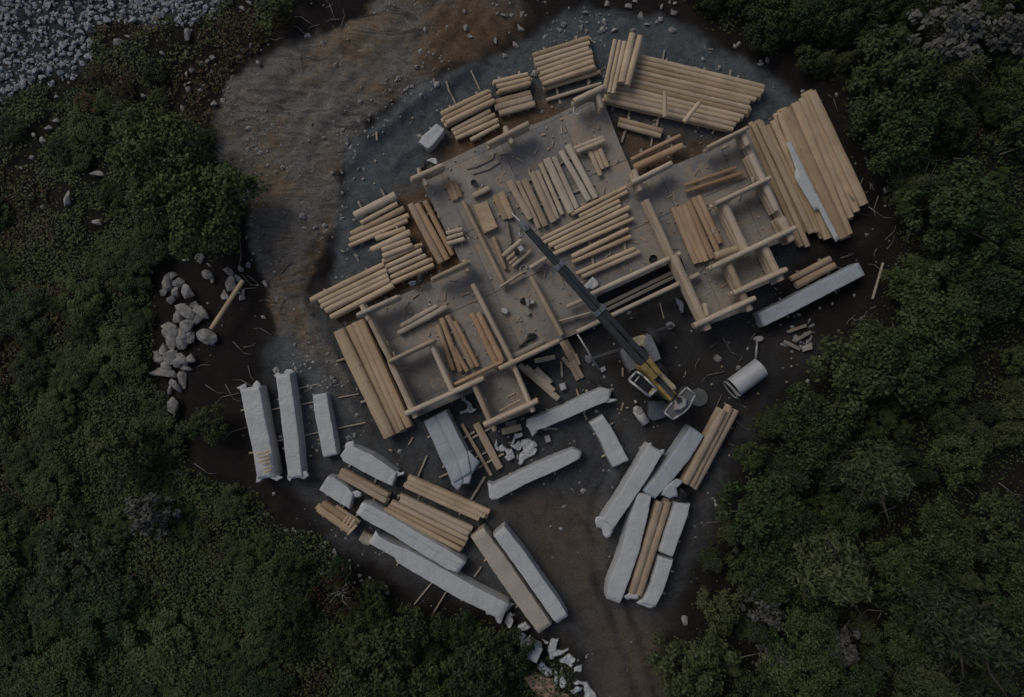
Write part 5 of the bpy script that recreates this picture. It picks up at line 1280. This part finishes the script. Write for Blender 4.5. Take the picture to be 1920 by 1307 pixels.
LAND = [((80, 80), 'the rubble field'), ((340, 600), 'the boulder heap'), ((500, 810), 'the tall white packs'), ((640, 940), 'the small square white pack'), ((620, 1080), 'the reddish shrub'), ((850, 1090), 'the longest white pack'), ((1010, 1240), 'the bottom scrap heap'), ((1190, 1290), 'the track end'), ((1250, 1060), 'the lower right packs'), ((1345, 830), 'the grey brown pack'), ((1400, 705), 'the metal tank'), ((1510, 630), 'the grey debris patch'), ((1520, 550), 'the long white beam'), ((1645, 525), 'the pale straight pole'), ((1510, 310), 'the wide board pack'), ((1320, 170), 'the long log stack'), ((1150, 40), 'the top rubble strip'), ((560, 250), 'the tan dirt bank'), ((1562, 1075), 'the largest spruce'), ((1822, 1190), 'the lower right corner spruce'), ((1800, 60), 'the upper right grey shrub'), ((285, 965), 'the grey green dry shrub'), ((230, 840), 'the yellow green bush'), ((20, 1290), 'the lower left corner'), ((1900, 640), 'the middle of the right edge'), ((20, 600), 'the middle of the left edge'), ((300, 290), 'the upper left green bush'), ((1650, 895), 'the right woods spruce')]
rv = random.Random(77); nb = 0; todo = []
for area, xa, xb, ya, yb in AREAS:
    cnt = int((xb - xa) * (yb - ya) / (9500 if area == 'bottom right' else 7000 if xa > 1200 else 5400)); k = 0; tr = 0
    if area == 'top left': cnt = 14
    while k < cnt and tr < cnt * 14 and nb < 285:
        tr += 1
        px, py = rv.uniform(xa, xb), rv.uniform(ya, yb); r = rv.choice([22, 28, 34, 42, 52, 66, 80])
        if area == 'top left': r *= .5
        if area == 'bottom right': r = rv.choice([30, 40, 52, 66, 84])
        if area == 'left': r = rv.choice([16, 20, 26, 32, 40, 48])
        if any((px - a) ** 2 + (py - b) ** 2 < (r + 12) ** 2 for a, b, *_ in SPECIAL): continue
        wx, wy = np.array([(px - 960) / 50.]), np.array([(653.5 - py) / 50.])
        if polydist(wx, wy, CLEAR)[0] > -r / 50 * .75 or polydist(wx, wy, ROCKF)[0] > -.5: continue
        if vnoise(wx, wy, 3.4, 61, 2)[0] < -.28: continue          # glades
        if any((px - a) ** 2 + (py - b) ** 2 < ((r + c) * .56) ** 2 for a, b, c in taken): continue
        kd = rv.choice(KINDS[area]); taken.append((px, py, r)); nb += 1; k += 1
        (lx, ly), ln = min(LAND, key=lambda q: (q[0][0] - px) ** 2 + (q[0][1] - py) ** 2)
        dd = DIR8[int(((math.degrees(math.atan2(ly - py, px - lx)) + 22.5) % 360) // 45)]
        todo.append((math.hypot(px - lx, py - ly), px, py, r, kd, dd, ln))
seen = {}
for dist, px, py, r, kd, dd, ln in sorted(todo):
    q = seen.get((kd, dd, ln), 0); seen[(kd, dd, ln)] = q + 1
    where = f'{dd} {ln}' if dd in ('above', 'below') else f'{dd} of {ln}'
    plant(px, py, r, kd, f'{ORDN[min(q, 9)]} {DESC[kd]} {where}', 'bushes and trees of the thicket round the clearing', h=(r / 50 * .45 + .18) if px < 520 and kd != 'spruce' else None, rs=rv)

def undergrowth():
    n = 640000
    x = RNG.uniform(-24, 24, n); y = RNG.uniform(-17.5, 17.5, n)
    d = polydist(x, y, CLEAR); rf = polydist(x, y, ROCKF)
    nz = vnoise(x, y, 2.2, 51, 4)
    p = sstep(.1, -1.0, d + nz * .8) * sstep(.1, -.6, rf + nz * .6) * np.clip(.55 + nz * .9, .05, 1)
    brown = polydist(x, y, [(150, 30), (480, 0), (480, 200), (400, 240), (250, 200), (150, 150)])
    p *= np.where(brown > 0, .7, 1)
    p = np.where(x < -6, np.clip(p * 1.25 + .30 * (p > .02), 0, 1), p)
    p *= np.where((x > 5) & (y < 2), .22, np.where(x > 5, .55, 1))
    for a_, b_, c_, d_ in SPECIAL: p *= np.where(np.hypot(x - (a_ - 960) / 50, y - (653.5 - b_) / 50) < (max(c_, d_) + 9) / 50, .12, 1)
    keep = RNG.random(n) < p; x, y = x[keep], y[keep]; brown = brown[keep]
    clump = np.clip(vnoise(x, y, .8, 52, 3) * .5 + .4, 0, 1)
    z = gh(x, y) + clump * .45 * RNG.uniform(.2, 1, len(x)) + .02
    c = np.stack([x, y, z], -1); nn = np.tile(np.array([0, 0, .9]), (len(x), 1))
    rsn = np.random.default_rng(3)
    mixv = vnoise(x, y, 2.6, 53, 3) + rsn.normal(scale=.2, size=len(x)) + .8 * sstep(-.6, .6, brown + vnoise(x, y, 1.2, 55, 2)) + .32 * sstep(-1, 1, polydist(x, y, [(-60, 420), (150, 400), (330, 480), (280, 560), (100, 600), (-60, 540)])) - .25 * sstep(-1, 1, polydist(x, y, [(0, 200), (380, 230), (460, 400), (300, 330), (0, 330)]))
    for nm, sel, mat in (('undergrowth', mixv < .22, L_GREEN), ('undergrowth', (mixv >= .22) & (mixv < .5), L_OLIVE), ('undergrowth', mixv >= .5, L_RUST)):
        V, F = leaves(c[sel], nn[sel], .066, rsn, 1.6, .3)
        o = link(nm, mesh_np(nm, V, F, mat)); tag(o, 'low leafy undergrowth covering the ground round the clearing', 'undergrowth', kind='stuff')
undergrowth()
# bare twigs and broken branches on the dark soil at the right and left
def twigs():
    bm = bmesh.new(); r_ = random.Random(12)
    for (xa, xb, ya, yb, cnt) in ((1540, 1760, 170, 620, 46), (430, 560, 440, 680, 12), (470, 640, 0, 110, 18), (1330, 1480, 780, 1000, 12), (330, 480, 680, 900, 10), (1280, 1420, 600, 780, 10), (1600, 1900, 100, 700, 40), (1350, 1880, 880, 1290, 30)):
        for _ in range(cnt):
            px, py = r_.uniform(xa, xb), r_.uniform(ya, yb); z = gz(px, py) + .05 + (.5 if cnt in (40, 30) else 0)
            a = r_.uniform(0, 6.28); L = r_.uniform(.15, .7); p0 = P(px, py, z); p0.z = z
            p1 = p0 + Vector((math.cos(a) * L, math.sin(a) * L, r_.uniform(0, .1))); p2 = p1 + Vector((math.cos(a + .6) * L * .5, math.sin(a + .6) * L * .5, .03))
            tube(bm, p0, p1, .02, .012, n=5); tube(bm, p1, p2, .012, .006, n=5)
    bmesh.ops.recalc_face_normals(bm, faces=bm.faces)
    tag(obj_bm('twigs', bm, M_DEADW), 'bare broken twigs strewn round the clearing edge', 'twigs', kind='stuff')
twigs()

def offcuts():
    bm = bmesh.new(); r_ = random.Random(44); n = 0
    while n < 420:
        px, py = r_.uniform(640, 1500), r_.uniform(190, 860)
        ins = inpoly(px, py, FP)
        if not ins and r_.random() < .82: continue
        z = FLOOR + .02 if ins else max(0, gz(px, py)) + .02
        a = r_.uniform(0, 6.28); L = r_.choice([.03, .04, .05, .07, .16]); w_ = r_.uniform(.012, .035); h_ = r_.uniform(.015, .05)
        d = Vector((math.cos(a), math.sin(a), 0)); e = Vector((-d.y, d.x, 0)); c = P(px, py, z)
        vs = [bm.verts.new(c + d * sx * L + e * sy * w_ + Vector((0, 0, sz * h_))) for sz in (0, 1) for sx, sy in ((-1, -1), (1, -1), (1, 1), (-1, 1))]
        for q in ((0, 1, 2, 3), (4, 5, 6, 7), (0, 1, 5, 4), (1, 2, 6, 5), (2, 3, 7, 6), (3, 0, 4, 7)): bm.faces.new([vs[i] for i in q])
        n += 1
    bmesh.ops.recalc_face_normals(bm, faces=bm.faces)
    tag(obj_bm('wood_chips', bm, W_BROWN), 'small wood chips and offcuts strewn over the house floor', 'wood chips', kind='stuff')
offcuts()
settle_labels()
for o in bpy.data.objects:
    if o.get('label') and len(o['label'].split()) > 16: print('LONG', o.name, o['label'])
